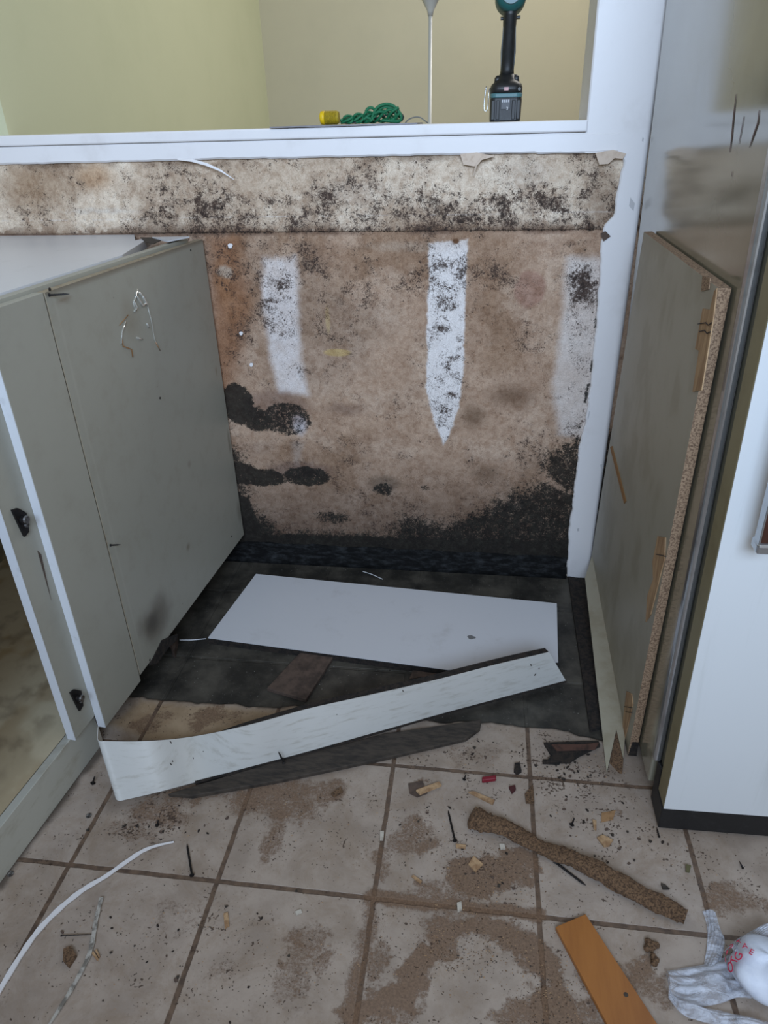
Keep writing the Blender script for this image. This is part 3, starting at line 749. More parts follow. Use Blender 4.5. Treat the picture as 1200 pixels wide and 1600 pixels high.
def nail(name, a, b_, r=.0013, head=.0035, label='', group=None, parent=None, m=None):
    a = np.array(a, float); b_ = np.array(b_, float); d = b_-a; ln = np.linalg.norm(d); d /= ln
    b = MB().lathe(a, d, [(0, .0002), (.007, r)]+[(x, r*(1.12 if k % 2 else .92)) for k, x in enumerate(np.linspace(.008, ln-.003, 14))]+[(ln-.0025, r*1.3), (ln-.0012, head), (ln, head*.92)], 12)
    o = build(name, b, m or M_iron, parent)
    return o if parent else tag(o, label, 'nail' if name == 'nail' else 'screw', group)
def LB(px, py): return np.array(onpl(px, py, O0+NV*offB, NV))
p = LB(76, 461); nail('screw', p+NV*.030+DV*.012, p, .0016, .003, parent=pan)
p = LB(172, 852); nail('screw', p+NV*.020+DV*.006, p, .0015, .0028, parent=pan)
for px, py in [(78, 452), (298, 391), (362, 838), (234, 1031), (250, 622)]:
    p = LB(px, py); build('screw_hole', MB().lathe(p-NV*.001, NV, [(0, .0028), (.0014, .0026)], 10), M_darkchip, pan)
# glue blob: a few clear strings
def string(pts, r): return [LB(*p)+NV*.001 for p in pts], r
b = MB()
for pts, r in [([(215, 452), (211, 462), (218, 470), (222, 478), (228, 474), (224, 464), (215, 456)], .0022), ([(208, 470), (214, 480), (209, 487)], .0018), ([(228, 470), (236, 500), (241, 530), (250, 548)], .0010),
               ([(229, 505), (232, 512)], .0022), ([(213, 528), (222, 530)], .002), ([(196, 502), (190, 520), (189, 538)], .0014), ([(214, 456), (208, 474), (212, 486)], .0016), ([(222, 462), (229, 478)], .0018)]:
    build('glue_string', MB().tube([LB(*p)+NV*.0008 for p in pts], r, 6), M_glue, pan, smooth=True)
b = MB()
for pts, r in [([(190, 530), (192, 541), (205, 546), (207, 558)], .0012), ([(243, 535), (250, 548)], .0009), ([(186, 508), (200, 492)], .0007)]:
    build('dried_glue', MB().tube([LB(*p)+NV*.0008 for p in pts], r, 6), M_amber, pan, smooth=True)

# ================================================================== FRIDGE
TILT = math.radians(1.3); PV = np.array([.345, 0, 0])
def ft(b):
    v = np.array(b.v)-PV; c, s = math.cos(TILT), math.sin(TILT)
    v2 = np.stack([c*v[:, 0]-s*v[:, 2], v[:, 1], s*v[:, 0]+c*v[:, 2]], -1)+PV; b.v = [tuple(p) for p in v2]; return b
fr = empty('refrigerator', (.64, 1.2, 0), 'old white refrigerator with glossy grey side and brown bar handle, right edge', 'refrigerator')
build('body', ft(MB().box((.341, .945, .028), (.94, 1.625, 1.80))), M_fside, fr, bevel=.004)
build('edge_trim', ft(MB().box((.3375, .925, .10), (.352, .946, 1.80))), M_chrome, fr, bevel=.006, seg=4)
build('door_gasket', ft(MB().box((.352, .903, .07), (.93, .926, 1.78))), mat('grey_gasket', (92, 90, 74), .6), fr)
build('door', ft(MB().box((.3475, .8615, .060), (.945, .8632, 1.79))), M_fdoor, fr)
build('door_side', ft(MB().box((.347, .863, .060), (.9455, .904, 1.79))), M_dside, fr, bevel=.002)
b = ft(MB().prism([(.3465, .866, .004), (.3465, .932, .004), (.3465, .932, .100), (.3465, .910, .104), (.3465, .905, .058), (.3465, .866, .056)], (.596, 0, 0)))
build('plinth', b, M_black, fr, bevel=.002)
b = MB().box((.3785, .818, .618), (.3975, .832, 1.0)); hd = build('handle', ft(b), M_handle, fr, bevel=.002)
b = MB().box((.3765, .816, .618), (.3787, .834, 1.0)); b.box((.3973, .816, .618), (.3995, .834, 1.0)); build('handle_rail', ft(b), M_chrome, hd, bevel=.001)
b = MB().box((.3755, .814, .604), (.4005, .840, .6195)); build('handle_cap', ft(b), M_chrome, hd, bevel=.004, seg=3)
b = MB().box((.379, .83, .95), (.397, .8615, .99)); build('handle_foot', ft(b), M_chrome, hd, bevel=.002)
# scratches/dents on the side
def fpick(px, py): return onpl(px, py, (.341, 0, 0), (math.cos(TILT), 0, math.sin(TILT)))+np.array([-.0005, 0, 0])
b = MB()
for pl in [[(1151, 147), (1147, 180), (1144, 215), (1141, 238)], [(1163, 182), (1159, 205), (1155, 225)], [(1187, 172), (1185, 192), (1178, 212), (1172, 230)], [(1145, 268), (1144, 276)]]:
    w = [.001]+[.0042 if len(pl) == 4 else .002]*(len(pl)-2)+[.001]
    build('scratch_mark', MB().ribbon([fpick(*p) for p in pl], w, .0003, up=(-1, 0, 0)), mat('rust_scratch', (96, 74, 70), .7), fr)

# ================================================================== RIGHT BOARD LEANING ON THE FRIDGE
sn = (math.cos(TILT), 0, math.sin(TILT)); SN = np.array(sn); TH = .0155
XF = .3375
back0 = np.array([XF, 0, 0.]); face0 = back0-SN*TH
def rp(px, py): return onpl(px, py, face0, SN)
nt = onpl(1143, 450, back0, SN); nb = onpl(990, 1200, back0, SN); rt = rp(1006, 362); rb = rp(925, 868)
print('Rboard', nt, nb, rt, rb)
ntf = nt-SN*TH; nbf = nb-SN*TH
ZUP = np.array([-math.sin(TILT), 0, math.cos(TILT)])
if rb[1] > YW-.02: print('rb too far')
nbf = nbf-ZUP*(nbf[2]-.004); 
rpan = empty('leaning_board', (.31, 1.3, 0), 'grey cabinet side board with splintered chipboard edge standing against the refrigerator', 'panel')
def paintR(U, V, P):
    C = np.ones((len(U), 3))*np.array(lin((158, 154, 140)))
    n = vnoise(U, V, 10, 6)
    C = mixc(C, (140, 134, 116), sstep(n, .45, .7)*.6)
    C = mixc(C, (120, 108, 84), sstep(.06-V, 0, .06)*.6)
    for px, py, r in [(953, 370, .006), (942, 392, .005), (1003, 385, .004)]:
        p = rp(px, py); C = mixc(C, (70, 50, 44), sstep(1-np.linalg.norm(P-p, axis=1)/r, 0, .5)*.8)
    return C
rbb = rb-ZUP*(rb[2]-.012)
stained('board', [nbf, rbb+np.array([0, .02, 0]), rt, ntf], SN*TH, 110, 150, paintR, M_stain, M_chip, rpan)
def patch(name, pts, m_, h=.0012, base=0.0002):
    return build(name, MB().prism([rp(*p)-SN*base for p in pts], -SN*h), m_, rpan)
patch('bare_patch', [(1099, 431), (1111, 434), (1109, 452), (1097, 455)], M_chip)
patch('splinter_scar', [(1100, 482), (1111, 484), (1118, 455), (1122, 450), (1116, 500), (1098, 610), (1084, 612), (1094, 548), (1088, 545)], M_pale, .0016)
patch('splinter_scar', [(1029, 838), (1041, 840), (1040, 872), (1018, 960), (1010, 972), (1013, 930), (1022, 905), (1021, 878)], M_pale, .0016)
patch('splinter_scar', [(980, 1080), (988, 1084), (990, 1100), (981, 1140), (973, 1170), (975, 1120)], M_pale, .0016)
patch('saw_slit', [(954, 699), (957, 697), (979, 783), (976, 787)], mat('raw_cut_wood', (142, 104, 60), .8))
for pl in [[(1094, 506), (1106, 504), (1110, 508), (1116, 504)], [(1096, 518), (1104, 516), (1108, 521), (1114, 518)], [(1028, 866), (1038, 868), (1044, 870)], [(978, 1104), (990, 1106)], [(980, 1112), (990, 1114)]]:
    build('bent_staple', MB().tube([rp(*p)-SN*.003 for p in pl], .0007, 6), M_iron, rpan)
# rotten near bottom end of board
e0 = nbf+np.array([0, -.001, 0])
b = MB().prism([e0+ZUP*a+SN*c for a, c in ((.0, .001), (.035, .004), (.075, .006), (.085, .011), (.05, .016), (0, .0165))], (0, -.0012, 0))
build('rotten_end', b, M_darkchip, rpan)
# toe board leaning in front: top edge on the big board, foot out on the floor, near end rotted to two points
A0_ = rp(976, 1143)-SN*.0015; A1_ = rb-SN*.0015; ta = np.array([.277, .972, 0.])
tn = np.cross(A1_-A0_, ta-A0_); tn /= np.linalg.norm(tn); tn = tn if tn[0] > 0 else -tn
def tpk(px, py): return onpl(px, py, A0_, tn)
toe = empty('toe_board', (.29, 1.3, 0), 'low grey toe board leaning at the foot of the tall board, end rotted to points', 'board')
fl = tpk(914, 903); fl = fl if fl[1] < YW-.02 else fl+(A0_-fl)*.0
print('toe', A0_, A1_, fl, tpk(948, 1209))
build('board', MB().prism([tpk(925, 868), tpk(977, 1146), tpk(974, 1186), tpk(963, 1140), tpk(948, 1208), fl], tn*.004, 0, 1), [mat('grey_melamine_warm', (156, 150, 132), .5, (128, 118, 94), 14, .5), M_darkchip], toe)
b = MB().prism([tpk(962, 1134)+tn*.005, tpk(975, 1170)+tn*.005, tpk(972, 1206)+tn*.005, tpk(949, 1209)+tn*.005], tn*.004)
build('rotten_core', b, M_crumb, toe)

# ================================================================== THINGS ON THE DARK SCREED
ZD = -.004
b = MB(); pts = [onz(*p, .014) for p in [(400, 897), (870, 943), (872, 1035), (700, 1047), (325, 997)]]
wb = MB().prism([np.array([p[0], p[1], .0135]) for p in pts], (0, 0, .0012))
wbo = empty('white_shelf_board', (float(np.mean([p[0] for p in pts])), float(np.mean([p[1] for p in pts])), ZD), 'white laminated shelf board lying flat on the black damp floor', 'board')
build('laminate_face', wb, M_lam, wbo)
cpts = [np.array([p[0], p[1], ZD+.0005]) for p in pts]
build('rotten_core', MB().prism(cpts, (0, 0, .0135-ZD-.0006)), M_darkchip, wbo)
p = onz(736, 996, .0149); build('grime_spot', MB().prism([p+np.array([.011*math.cos(a)*random.uniform(.6, 1.1), .008*math.sin(a)*random.uniform(.6, 1.1), 0]) for a in np.linspace(0, 5.9, 14)], (0, 0, .0002)), mat('grime', (112, 112, 112), .8), wbo)

b = MB().prism([onz(*p, .006) for p in [(417, 1075), (470, 1018), (522, 1024), (478, 1093)]], (0, 0, -.0095))
tag(build('wood_offcut', b, M_brownwood, bevel=.001), 'short flat brown wood offcut under the white shelf board edge', 'wood piece')

# curved plinth strip
bot = [(190, 1251), (250, 1237), (317, 1219), (400, 1198), (483, 1176), (560, 1154), (620, 1137), (683, 1119), (780, 1093), (840, 1077), (885, 1065)]
top = [(161, 1158), (227, 1158), (300, 1151), (389, 1133), (476, 1109), (556, 1091), (619, 1077), (684, 1062), (778, 1038), (829, 1026), (858, 1019)]
PB, PT = [], []
hw = .100
for (bx, by), (tx, ty), s in zip(bot, top, np.linspace(0, 1, len(bot))):
    z0 = .001+.012*min(1, s*2.2)
    p0 = onz(bx, by, z0); d = ray(tx, ty); best = None
    for zt_ in np.linspace(z0+.02, z0+hw, 160):
        qd = EYE+d*((zt_-H)/d[2]); e = abs(np.linalg.norm(qd-p0)-hw)
        if best is None or e < best[0]: best = (e, qd)
    PB.append(p0); PT.append(best[1])
print('strip', [tuple(np.round(x, 3)) for x in PB], [tuple(np.round(x, 3)) for x in PT])
# curl at the left end: turn back towards the cabinet
c0b, c0t = PB[0], PT[0]
dirb = (PB[0]-PB[1]); dirb[2] = 0; dirb /= np.linalg.norm(dirb); 
nbk = np.array([-dirb[1], dirb[0], 0]); nbk = nbk if nbk[1] > 0 else -nbk
curlB, curlT = [], []
R_ = .012
for a in np.linspace(math.radians(92), 0.15, 8):
    off = dirb*(R_*math.sin(a))+nbk*(R_*(1-math.cos(a)))
    if a > 1.57: off = off
    curlB.append(c0b+off); curlT.append(c0t+off)
lastd = (curlB[0]-curlB[1]); lastd /= np.linalg.norm(lastd)
curlB = [curlB[0]+lastd*.03]+curlB; curlT = [curlT[0]+lastd*.03]+curlT
AB_ = curlB+PB; AT_ = curlT+PT; N = len(AB_)
def smoothp(A, k=4):
    A = np.array(A); out = []
    for i in range(len(A)-1):
        p0, p1, p2, p3 = A[max(i-1, 0)], A[i], A[i+1], A[min(i+2, len(A)-1)]
        for j in range(k):
            t_ = j/k; out.append(.5*((2*p1)+(-p0+p2)*t_+(2*p0-5*p1+4*p2-p3)*t_**2+(-p0+3*p1-3*p2+p3)*t_**3))
    out.append(A[-1]); return np.array(out)
KS = 12; nc_ = len(curlB)
SB = np.vstack([np.array(curlB), smoothp(PB, KS)]); ST_ = np.vstack([np.array(curlT), smoothp(PT, KS)]); NN = len(SB)
strip = empty('plinth_strip', tuple(SB.mean(0)*[1, 1, 0]), 'long white laminated plinth strip standing on edge, bent round at its left end', 'plinth strip')
def sheet(SB, ST_, th, lo=0., hi=1., side=1):
    b = MB(); n_ = len(SB)
    for i in range(n_):
        tg = SB[min(i+1, n_-1)]-SB[max(i-1, 0)]; upv = ST_[i]-SB[i]
        nn = np.cross(tg, upv); nn /= np.linalg.norm(nn)
        a = SB[i]+upv*lo; c = SB[i]+upv*hi
        thi = th[i] if hasattr(th, '__len__') else th
        for p in (a, c, c-nn*thi*side, a-nn*thi*side): b.v.append(tuple(p))
    for i in range(n_-1):
        for j in range(4): b.f.append((i*4+j, i*4+(j+1) % 4, (i+1)*4+(j+1) % 4, (i+1)*4+j)[::-1]); b.fm.append(0)
    b.f.append((0, 1, 2, 3)); b.fm.append(0); e = (n_-1)*4; b.f.append((e+3, e+2, e+1, e)); b.fm.append(0)
    return b
build('laminate_face', sheet(SB, ST_, .0012), M_strip, strip, smooth='auto')
k0 = nc_+8
tg0 = SB[k0+1]-SB[k0-1]; nn0 = np.cross(tg0, ST_[k0]-SB[k0]); nn0 /= np.linalg.norm(nn0)
thk = [.002+.015*min(1., i/45.) for i in range(NN-k0)]
SBo = SB[k0:].copy(); STo = ST_[k0:].copy()
for A in (SBo, STo):
    for i in range(len(A)): A[i] = A[i]-nn0*.0014
core = sheet(SBo, STo, thk, .0, 1.0)
build('rotten_core', core, M_darkchip, strip, smooth='auto')
build('rotten_lower_lip', sheet(SB[k0+14:]+nn0*.0015, ST_[k0+14:]+nn0*.0015, .008, -.022, .03), M_darkchip, strip)
def onstrip(px, py):
    best = None
    for i in range(len(PB)-1):
        a, b_, c = PB[i], PB[i+1], PT[i]; n_ = np.cross(b_-a, c-a); p = onpl(px, py, a, n_)
        s = np.dot(p-a, b_-a)/np.dot(b_-a, b_-a)
        if -.05 <= s <= 1.05: best = (p, n_/np.linalg.norm(n_)); break
    return best
p, n_ = onstrip(433, 1166); p2, _ = onstrip(442, 1184); n_ = n_ if n_[1] < 0 else -n_
nail('screw', p2+n_*.016, p+n_*.001, .0016, .003, parent=strip) if False else nail('screw', p+n_*.016, p2+n_*.0155, .0016, .0034, parent=strip)
build('screw_shank', MB().tube([p2+n_*.0, p2+n_*.0155], .0015, 8), M_iron, strip)
b = MB()
for px, py, a in [(268, 1195, 0), (270, 1190, 1), (302, 1185, 1), (243, 1202, 2), (192, 1180, 0), (215, 1191, 1), (181, 1208, 0), (318, 1176, 1), (835, 1055, 2), (842, 1045, 1), (630, 1080, 0), (525, 1118, 2), (830, 1040, 0), (268, 1161, 0)]:
    r_ = onstrip(px, py)
    if r_ is None: continue
    p, n_ = r_; n_ = n_ if n_[1] < 0 else -n_
    build('dirt_speck', MB().tube([p+n_*.0008, p+n_*.0012+np.array([.002*(a-1), 0, .005 if a != 1 else .003])], [.0012, .0008], 5), M_darkwood, strip)

# dark rotten board lying in front of/below the strip
z = .010
b = MB().prism([onz(*p, z) for p in [(262, 1240), (430, 1190), (600, 1146), (752, 1124), (750, 1138), (728, 1154), (600, 1184), (440, 1218), (385, 1228), (300, 1243)]], (0, 0, -z+.0005))
tag(build('rotten_plank', b, M_darkwood, bevel=.0015), 'dark damp plank with a tapered end lying under the curved white plinth strip', 'plank')

# narrow wet batten at right side of dark floor
b = MB().prism([onz(*p, .006) for p in [(888, 900), (917, 905), (940, 1135), (922, 1140)]], (0, 0, -.0095))
tag(build('wet_batten', b, M_darkchip, bevel=.001), 'narrow rotten dark batten on the floor along the toe board', 'batten')

# broken dark splinters right
def shard(poly, z, h, m_, label, cat='wood piece', name='wood_splinter', group=None):
    pp = [onz(*p, z+h) for p in poly]
    return tag(build(name, MB().prism(pp, (0, 0, -h)), m_), label, cat, group)
shard([(850, 1160), (935, 1157), (938, 1164), (905, 1180), (890, 1190), (852, 1190), (862, 1180)], .001, .006, M_darkchip, 'dark jagged rotten wood fragment on the tile edge beside the toe board')
shard([(862, 1163), (912, 1163), (936, 1160), (930, 1170), (870, 1172)], .0072, .003, mat('red_brown_rot', (84, 58, 48), .9, (50, 36, 30), 70, .8), 'reddish brown rotten sliver on top of the dark jagged fragment')
shard([(848, 1186), (878, 1188), (874, 1193), (848, 1192)], .0005, .004, M_darkchip, 'thin black splinter in front of the jagged fragment')
shard([(262, 1000), (274, 990), (277, 994), (272, 1018), (268, 1016)], -.003, .02, M_brownwood, 'small upright wood splinter beneath the grey side board lower edge')
shard([(738, 1048), (646, 1046), (648, 1040), (640, 1060)], -.0035, .003, M_brownwood, 'small tan splinter beside the white shelf board on the dark floor')
b = MB().tube([onz(281, 1000, .0), onz(300, 1000, .001), onz(322, 998, .002)], .0012, 6); tag(build('white_sliver', b, M_lam), 'thin white sliver at the left corner of the white shelf board', 'splinter')
b = MB().tube([onz(567, 893, .0), onz(580, 897, .003), onz(598, 905, .001)], .0011, 6); tag(build('white_sliver', b, M_lam), 'thin white sliver on black floor behind the white shelf board', 'splinter')

# ================================================================== TILED FLOOR DEBRIS
# crumbled chipboard bar
cl = smoothp([onz(*p, .012) for p in [(733, 1276), (760, 1285), (800, 1298), (845, 1322), (890, 1340), (935, 1362), (985, 1388), (1030, 1410), (1072, 1432)]], 10)
b = MB(); n = 14; N = len(cl); k = 0
for i, p in enumerate(cl):
    tg = cl[min(i+1, N-1)]-cl[max(i-1, 0)]; tg /= np.linalg.norm(tg); a = np.cross(tg, UZ); a /= np.linalg.norm(a)
    s = i/(N-1); w = .0150*(.98+.10*math.sin(s*9+1)+.05*math.sin(s*31))*(1.1 if s < .12 else 1); h = .010+.002*math.sin(s*13)
    if s < .14: w *= 1.18
    if s < .03: w *= (.5+16*s); h *= (.5+16*s)
    if s > .97: w *= .8
    for j in range(n):
        th = 2*math.pi*j/n; rr = 1+random.uniform(-.10, .10)+.07*math.sin(i*.55+j*1.1)
        b.v.append(tuple(p*[1, 1, 0]+UZ*(h+.001)+a*w*rr*np.sign(math.cos(th))*abs(math.cos(th))**.7+UZ*max(-h, h*rr*math.sin(th))))
for i in range(N-1):
    for j in range(n): b.f.append((i*n+j, i*n+(j+1) % n, (i+1)*n+(j+1) % n, (i+1)*n+j)); b.fm.append(0)
b.f.append(tuple(range(n))[::-1]); b.f.append(tuple(range((N-1)*n, N*n))); b.fm += [0, 0]
tag(build('crumbled_chipboard_bar', b, M_crumb), 'long crumbling brown chipboard strip lying diagonally on the tiles', 'board')
# pine slat
pp = [onz(*p, .009) for p in [(868, 1448), (915, 1428), (1035, 1612), (962, 1625)]]
sl = empty('wooden_slat', tuple(np.mean(pp, 0)*[1, 1, 0]), 'orange varnished wooden slat with one knot lying at the bottom right', 'slat')
build('slat_board', MB().prism(pp, (0, 0, -.0085)), M_orange, sl, bevel=.0008)
p = onz(978, 1554, .0091); build('knot', MB().lathe(p-UZ*.0005, UZ, [(0, .0035), (.0007, .0032)], 14), M_darkwood, sl)
p = onz(1019, 1490, .0)
b = MB()
for i in range(14):
    c = p+np.array([random.uniform(-.008, .008), random.uniform(-.018, .018), .003]); b.lathe(c-UZ*.003, (random.uniform(-.3, .3), random.uniform(-.3, .3), 1), [(0, .004), (.003, .0055), (.007, .004), (.009, .001)], 7)
tag(build('chipboard_clump', b, M_crumb), 'small dark crumbly chipboard clump between slat and plastic bag', 'wood piece')

# white flexible trim strips
def flat(name, pts, w, th, m_, label, cat, z=.002, tilt=0.):
    P_ = smoothp([onz(*p, z) for p in pts], 5); ww = np.interp(np.linspace(0, 1, len(P_)), np.linspace(0, 1, len(w)), w)
    ww = [x*(1+.12*math.sin(i*1.7)) for i, x in enumerate(ww)]
    return tag(build(name, MB().ribbon(P_, ww, th, tilt=tilt), m_), label, cat)
flat('trim_peel', [(272, 1316), (245, 1322), (222, 1331), (195, 1349), (165, 1370), (130, 1391), (95, 1419), (60, 1455), (30, 1498), (-5, 1556)], [.0015, .004, .007, .006, .008, .0085, .008, .008], .0025, M_white, 'long curved white paint strip on the tiles at bottom left', 'trim strip')
flat('trim_peel', [(159, 1403), (152, 1432), (147, 1460), (140, 1492), (124, 1525), (105, 1558), (76, 1604)], [.006, .006, .007, .006, .006, .003], .0025, mat('grubby_white_trim', (176, 172, 164), .5, (90, 84, 76), 60, .8, .45, .6), 'short grubby white strip near the brown block at bottom left', 'trim strip')

# nails and screws
for a, c, r, hd_, lb, nm in [((700, 1266), (711, 1314), .0017, .0042, 'black nail standing out beside the rounded end of the chipboard bar', 'nail'),
                             ((292, 1318), (300, 1368), .0017, .0042, 'black nail beside the tip of the long white paint strip', 'nail'),
                             ((916, 1384), (866, 1346), .0019, .0030, 'black nail half hidden under the chipboard bar', 'nail'),
                             ((145, 1460), (95, 1462), .0007, .0016, 'thin faint nail on the tile above the brown block', 'nail'),
                             ((1026, 1292), (1030, 1308), .0012, .002, 'short black nail in front of the refrigerator corner', 'nail'),
                             ((1155, 1345), (1161, 1357), .0012, .002, 'short black nail on the far right tile', 'nail')]:
    nail(nm, onz(*a, .003), onz(*c, .004), r, hd_, label=lb)
def screwup(px, py, lb, s=1.):
    p = onz(px, py); b = MB().lathe(p+UZ*.0005, (.3, .4, 1), [(0, .003*s), (.002, .0042*s), (.0035, .0016*s), (.012*s, .0012*s), (.014*s, .0004)], 12)
    tag(build('screw', b, M_iron), lb, 'screw')
screwup(725, 1219, 'small dark screw on the tile left of the red plug', .9); screwup(893, 1290, 'small black screw on the tile before the refrigerator', 1.1)
screwup(245, 1291, 'small dark screw among the dirt left of the nail', .9); screwup(145, 1225, 'dark bit of hardware between cabinet foot rail and curved strip', 1.2)
def washer(px, py, lb, s=1.):
    p = onz(px, py); b = MB().lathe(p+UZ*.0003, UZ, [(0, .0055*s), (.0015, .0058*s), (.002, .004*s), (.0012, .0022*s), (.003, .0018*s), (.0032, .0004)], 18)
    tag(build('washer', b, M_steel), lb, 'washer')
washer(374, 1227, 'bright steel washer before the dark plank under the curved strip'); washer(139, 1275, 'dull washer on the tile below the cabinet foot rail', .9); washer(17, 1366, 'washer at the far left beside the foot rail', .9)
# red plug
a = onz(753, 1219, .005); c = onz(775, 1216, .005)
tag(build('red_wall_plug', MB().obox(a-np.array([0, .004, .0045]), c-a, (0, .009, 0), (0, 0, .009)), M_red, bevel=.002, seg=3), 'small dark red plastic wall plug on the tile grout', 'wall plug')
# dowel-like bits
shard([(638, 1224), (660, 1220), (668, 1238), (652, 1244), (640, 1238)], .0005, .004, M_brownwood, 'brown torn wood lump at the left end of the pale splinter')
shard([(650, 1234), (686, 1221), (690, 1226), (656, 1240)], .004, .005, M_pale, 'pale split wood splinter on the tile left of the screw')
shard([(732, 1237), (740, 1236), (773, 1250), (770, 1256)], .0005, .004, M_pale, 'pale splinter above the rounded end of the chipboard bar')
shard([(517, 1240), (532, 1229), (536, 1236), (522, 1244)], .0005, .004, M_crumb, 'small brown crumb of board alone on the central tile')
shard([(820, 1240), (833, 1226), (835, 1254), (822, 1254)], .0005, .003, M_crumb, 'brown sawdust lump on the grout line right of the red plug')
shard([(933, 1308), (942, 1304), (958, 1312), (952, 1321), (944, 1322)], .0005, .004, M_pale, 'orange brown wood chip near the middle of the right tile')
shard([(940, 1270), (962, 1266), (958, 1280), (940, 1284)], .0003, .002, mat('tan_sawdust', (156, 122, 86), .9, (120, 90, 60), 120, .8), 'pale sawdust smear chip before the toe board')
shard([(926, 1280), (932, 1282), (932, 1296), (928, 1294)], .0005, .004, M_pale, 'narrow orange chip beside the sawdust smear')
shard([(99, 1482), (110, 1478), (119, 1492), (107, 1510), (98, 1500)], .0005, .006, M_crumb, 'square brown chipboard block between the two white strips')
shard([(142, 1488), (146, 1486), (154, 1498), (151, 1500)], .0005, .003, M_pale, 'tiny stick right of the brown block, upper of two')
shard([(148, 1484), (151, 1483), (156, 1494), (154, 1496)], .0005, .003, M_pale, 'tiny stick right of the brown block, lower of two')
shard([(349, 1427), (356, 1425), (358, 1446), (351, 1450)], .0005, .003, M_pale, 'flat tan chip on the lower left middle tile')
shard([(732, 1350), (740, 1337), (755, 1350), (743, 1362)], .0005, .003, M_pale, 'square pale chip in the sawdust below the nail')
shard([(712, 1318), (728, 1320), (727, 1326), (713, 1324)], .0005, .003, M_pale, 'little pale stick just below the black nail head')
shard([(643, 1369), (646, 1367), (659, 1376), (657, 1380)], .0005, .003, M_pale, 'little metal coloured stick in the middle tile')
shard([(714, 1410), (721, 1408), (722, 1420), (715, 1424)], .0005, .004, M_mint, 'white plaster crumb on the grout line in the sawdust')
shard([(461, 1424), (470, 1420), (472, 1425), (463, 1429)], .0005, .003, M_mint, 'white plaster crumb left of the middle grout line')
shard([(780, 1318), (788, 1318), (790, 1326), (782, 1326)], .0005, .003, M_mint, 'white plaster crumb under the chipboard bar edge')
shard([(594, 1298), (600, 1298), (599, 1312), (594, 1312)], .0005, .003, M_mint, 'white plaster crumb on the upright grout line at centre')
shard([(804, 1192), (812, 1191), (815, 1204), (808, 1208), (803, 1204)], .0005, .006, M_darkchip, 'dark crumb lump at the tile corner above the red plug')
shard([(795, 1229), (805, 1226), (806, 1233), (800, 1239)], .0005, .004, mat('wine_chip', (70, 28, 30), .7), 'dark red broken chip right of the red plug')
shard([(1072, 1350), (1080, 1352), (1078, 1361), (1072, 1360)], .0005, .005, mat('olive_crumb', (92, 88, 60), .9), 'olive crumb near the right upright grout line')
shard([(1033, 1379), (1040, 1382), (1046, 1388), (1036, 1388)], .0005, .004, M_darkwood, 'black flake above the far end of the chipboard bar')

# countable small dark chips: prototypes copied
protos = []
for k in range(6):
    ln = random.uniform(.004, .009); w = random.uniform(.0015, .0035)
    pts = [(ln*.5*math.cos(a)*random.uniform(.7, 1.1), w*math.sin(a)*random.uniform(.6, 1.2), 0) for a in np.linspace(0, 5.4, 7)]
    b = MB().prism(pts, (0, 0, random.uniform(.001, .0025)))
    me_o = build('wood_chip', b, [M_darkwood, M_brownwood, M_darkchip][k % 3], origin=(0, 0, 0)); protos.append(me_o)
zones = [('dark wood chips strewn on the tiles below the bent strip end', 'dark little wood chip on the tile below the bent end of the white strip', [(235, 1290, 75, 28)], 26),
         ('dark wood chips strewn before the toe board', 'dark little wood chip on the tiles in front of the toe board', [(905, 1210, 60, 22), (880, 1200, 40, 16)], 30),
         ('dark wood chips strewn around the refrigerator corner', 'dark little wood chip on the tile left of the refrigerator plinth', [(930, 1265, 75, 40), (1000, 1320, 60, 30)], 24),
         ('dark wood chips strewn behind the red plug', 'dark little wood chip on the tile above the red plug', [(740, 1175, 70, 22)], 16),
         ('dark wood chips strewn on the bottom left tiles', 'dark little wood chip on the lower left tiles', [(260, 1480, 160, 80)], 22),
         ('wood chips strewn in the sawdust', 'little wood chip in the sawdust patch left of the chipboard bar', [(760, 1370, 60, 40), (680, 1290, 60, 50)], 22),
         ('dirt chips on the black floor', 'little dirt chip on the black damp floor', [(560, 1070, 90, 15), (620, 1040, 60, 10), (800, 1090, 40, 12)], 14)]
used = set()
for gname, lab, areas, cnt in zones:
    for i in range(cnt):
        cx, cy, rx, ry = areas[i % len(areas)]
        px = cx+max(-1.6, min(1.6, random.gauss(0, .6)))*rx; py = cy+max(-1.6, min(1.6, random.gauss(0, .6)))*ry
        dk_ = 'black' in gname
        p = onz(px, py, ZD if dk_ else 0)
        k = random.randrange(6)
        if k not in used: o = protos[k]; used.add(k)
        else: o = protos[k].copy(); S.collection.objects.link(o)
        o.location = (p[0], p[1], (ZD if dk_ else 0)+.0004); o.rotation_euler = (0, 0, random.uniform(0, 6.28)); s_ = random.uniform(.4, 1.0); o.scale = (s_, s_, s_)
        tag(o, lab, 'wood chip', gname)
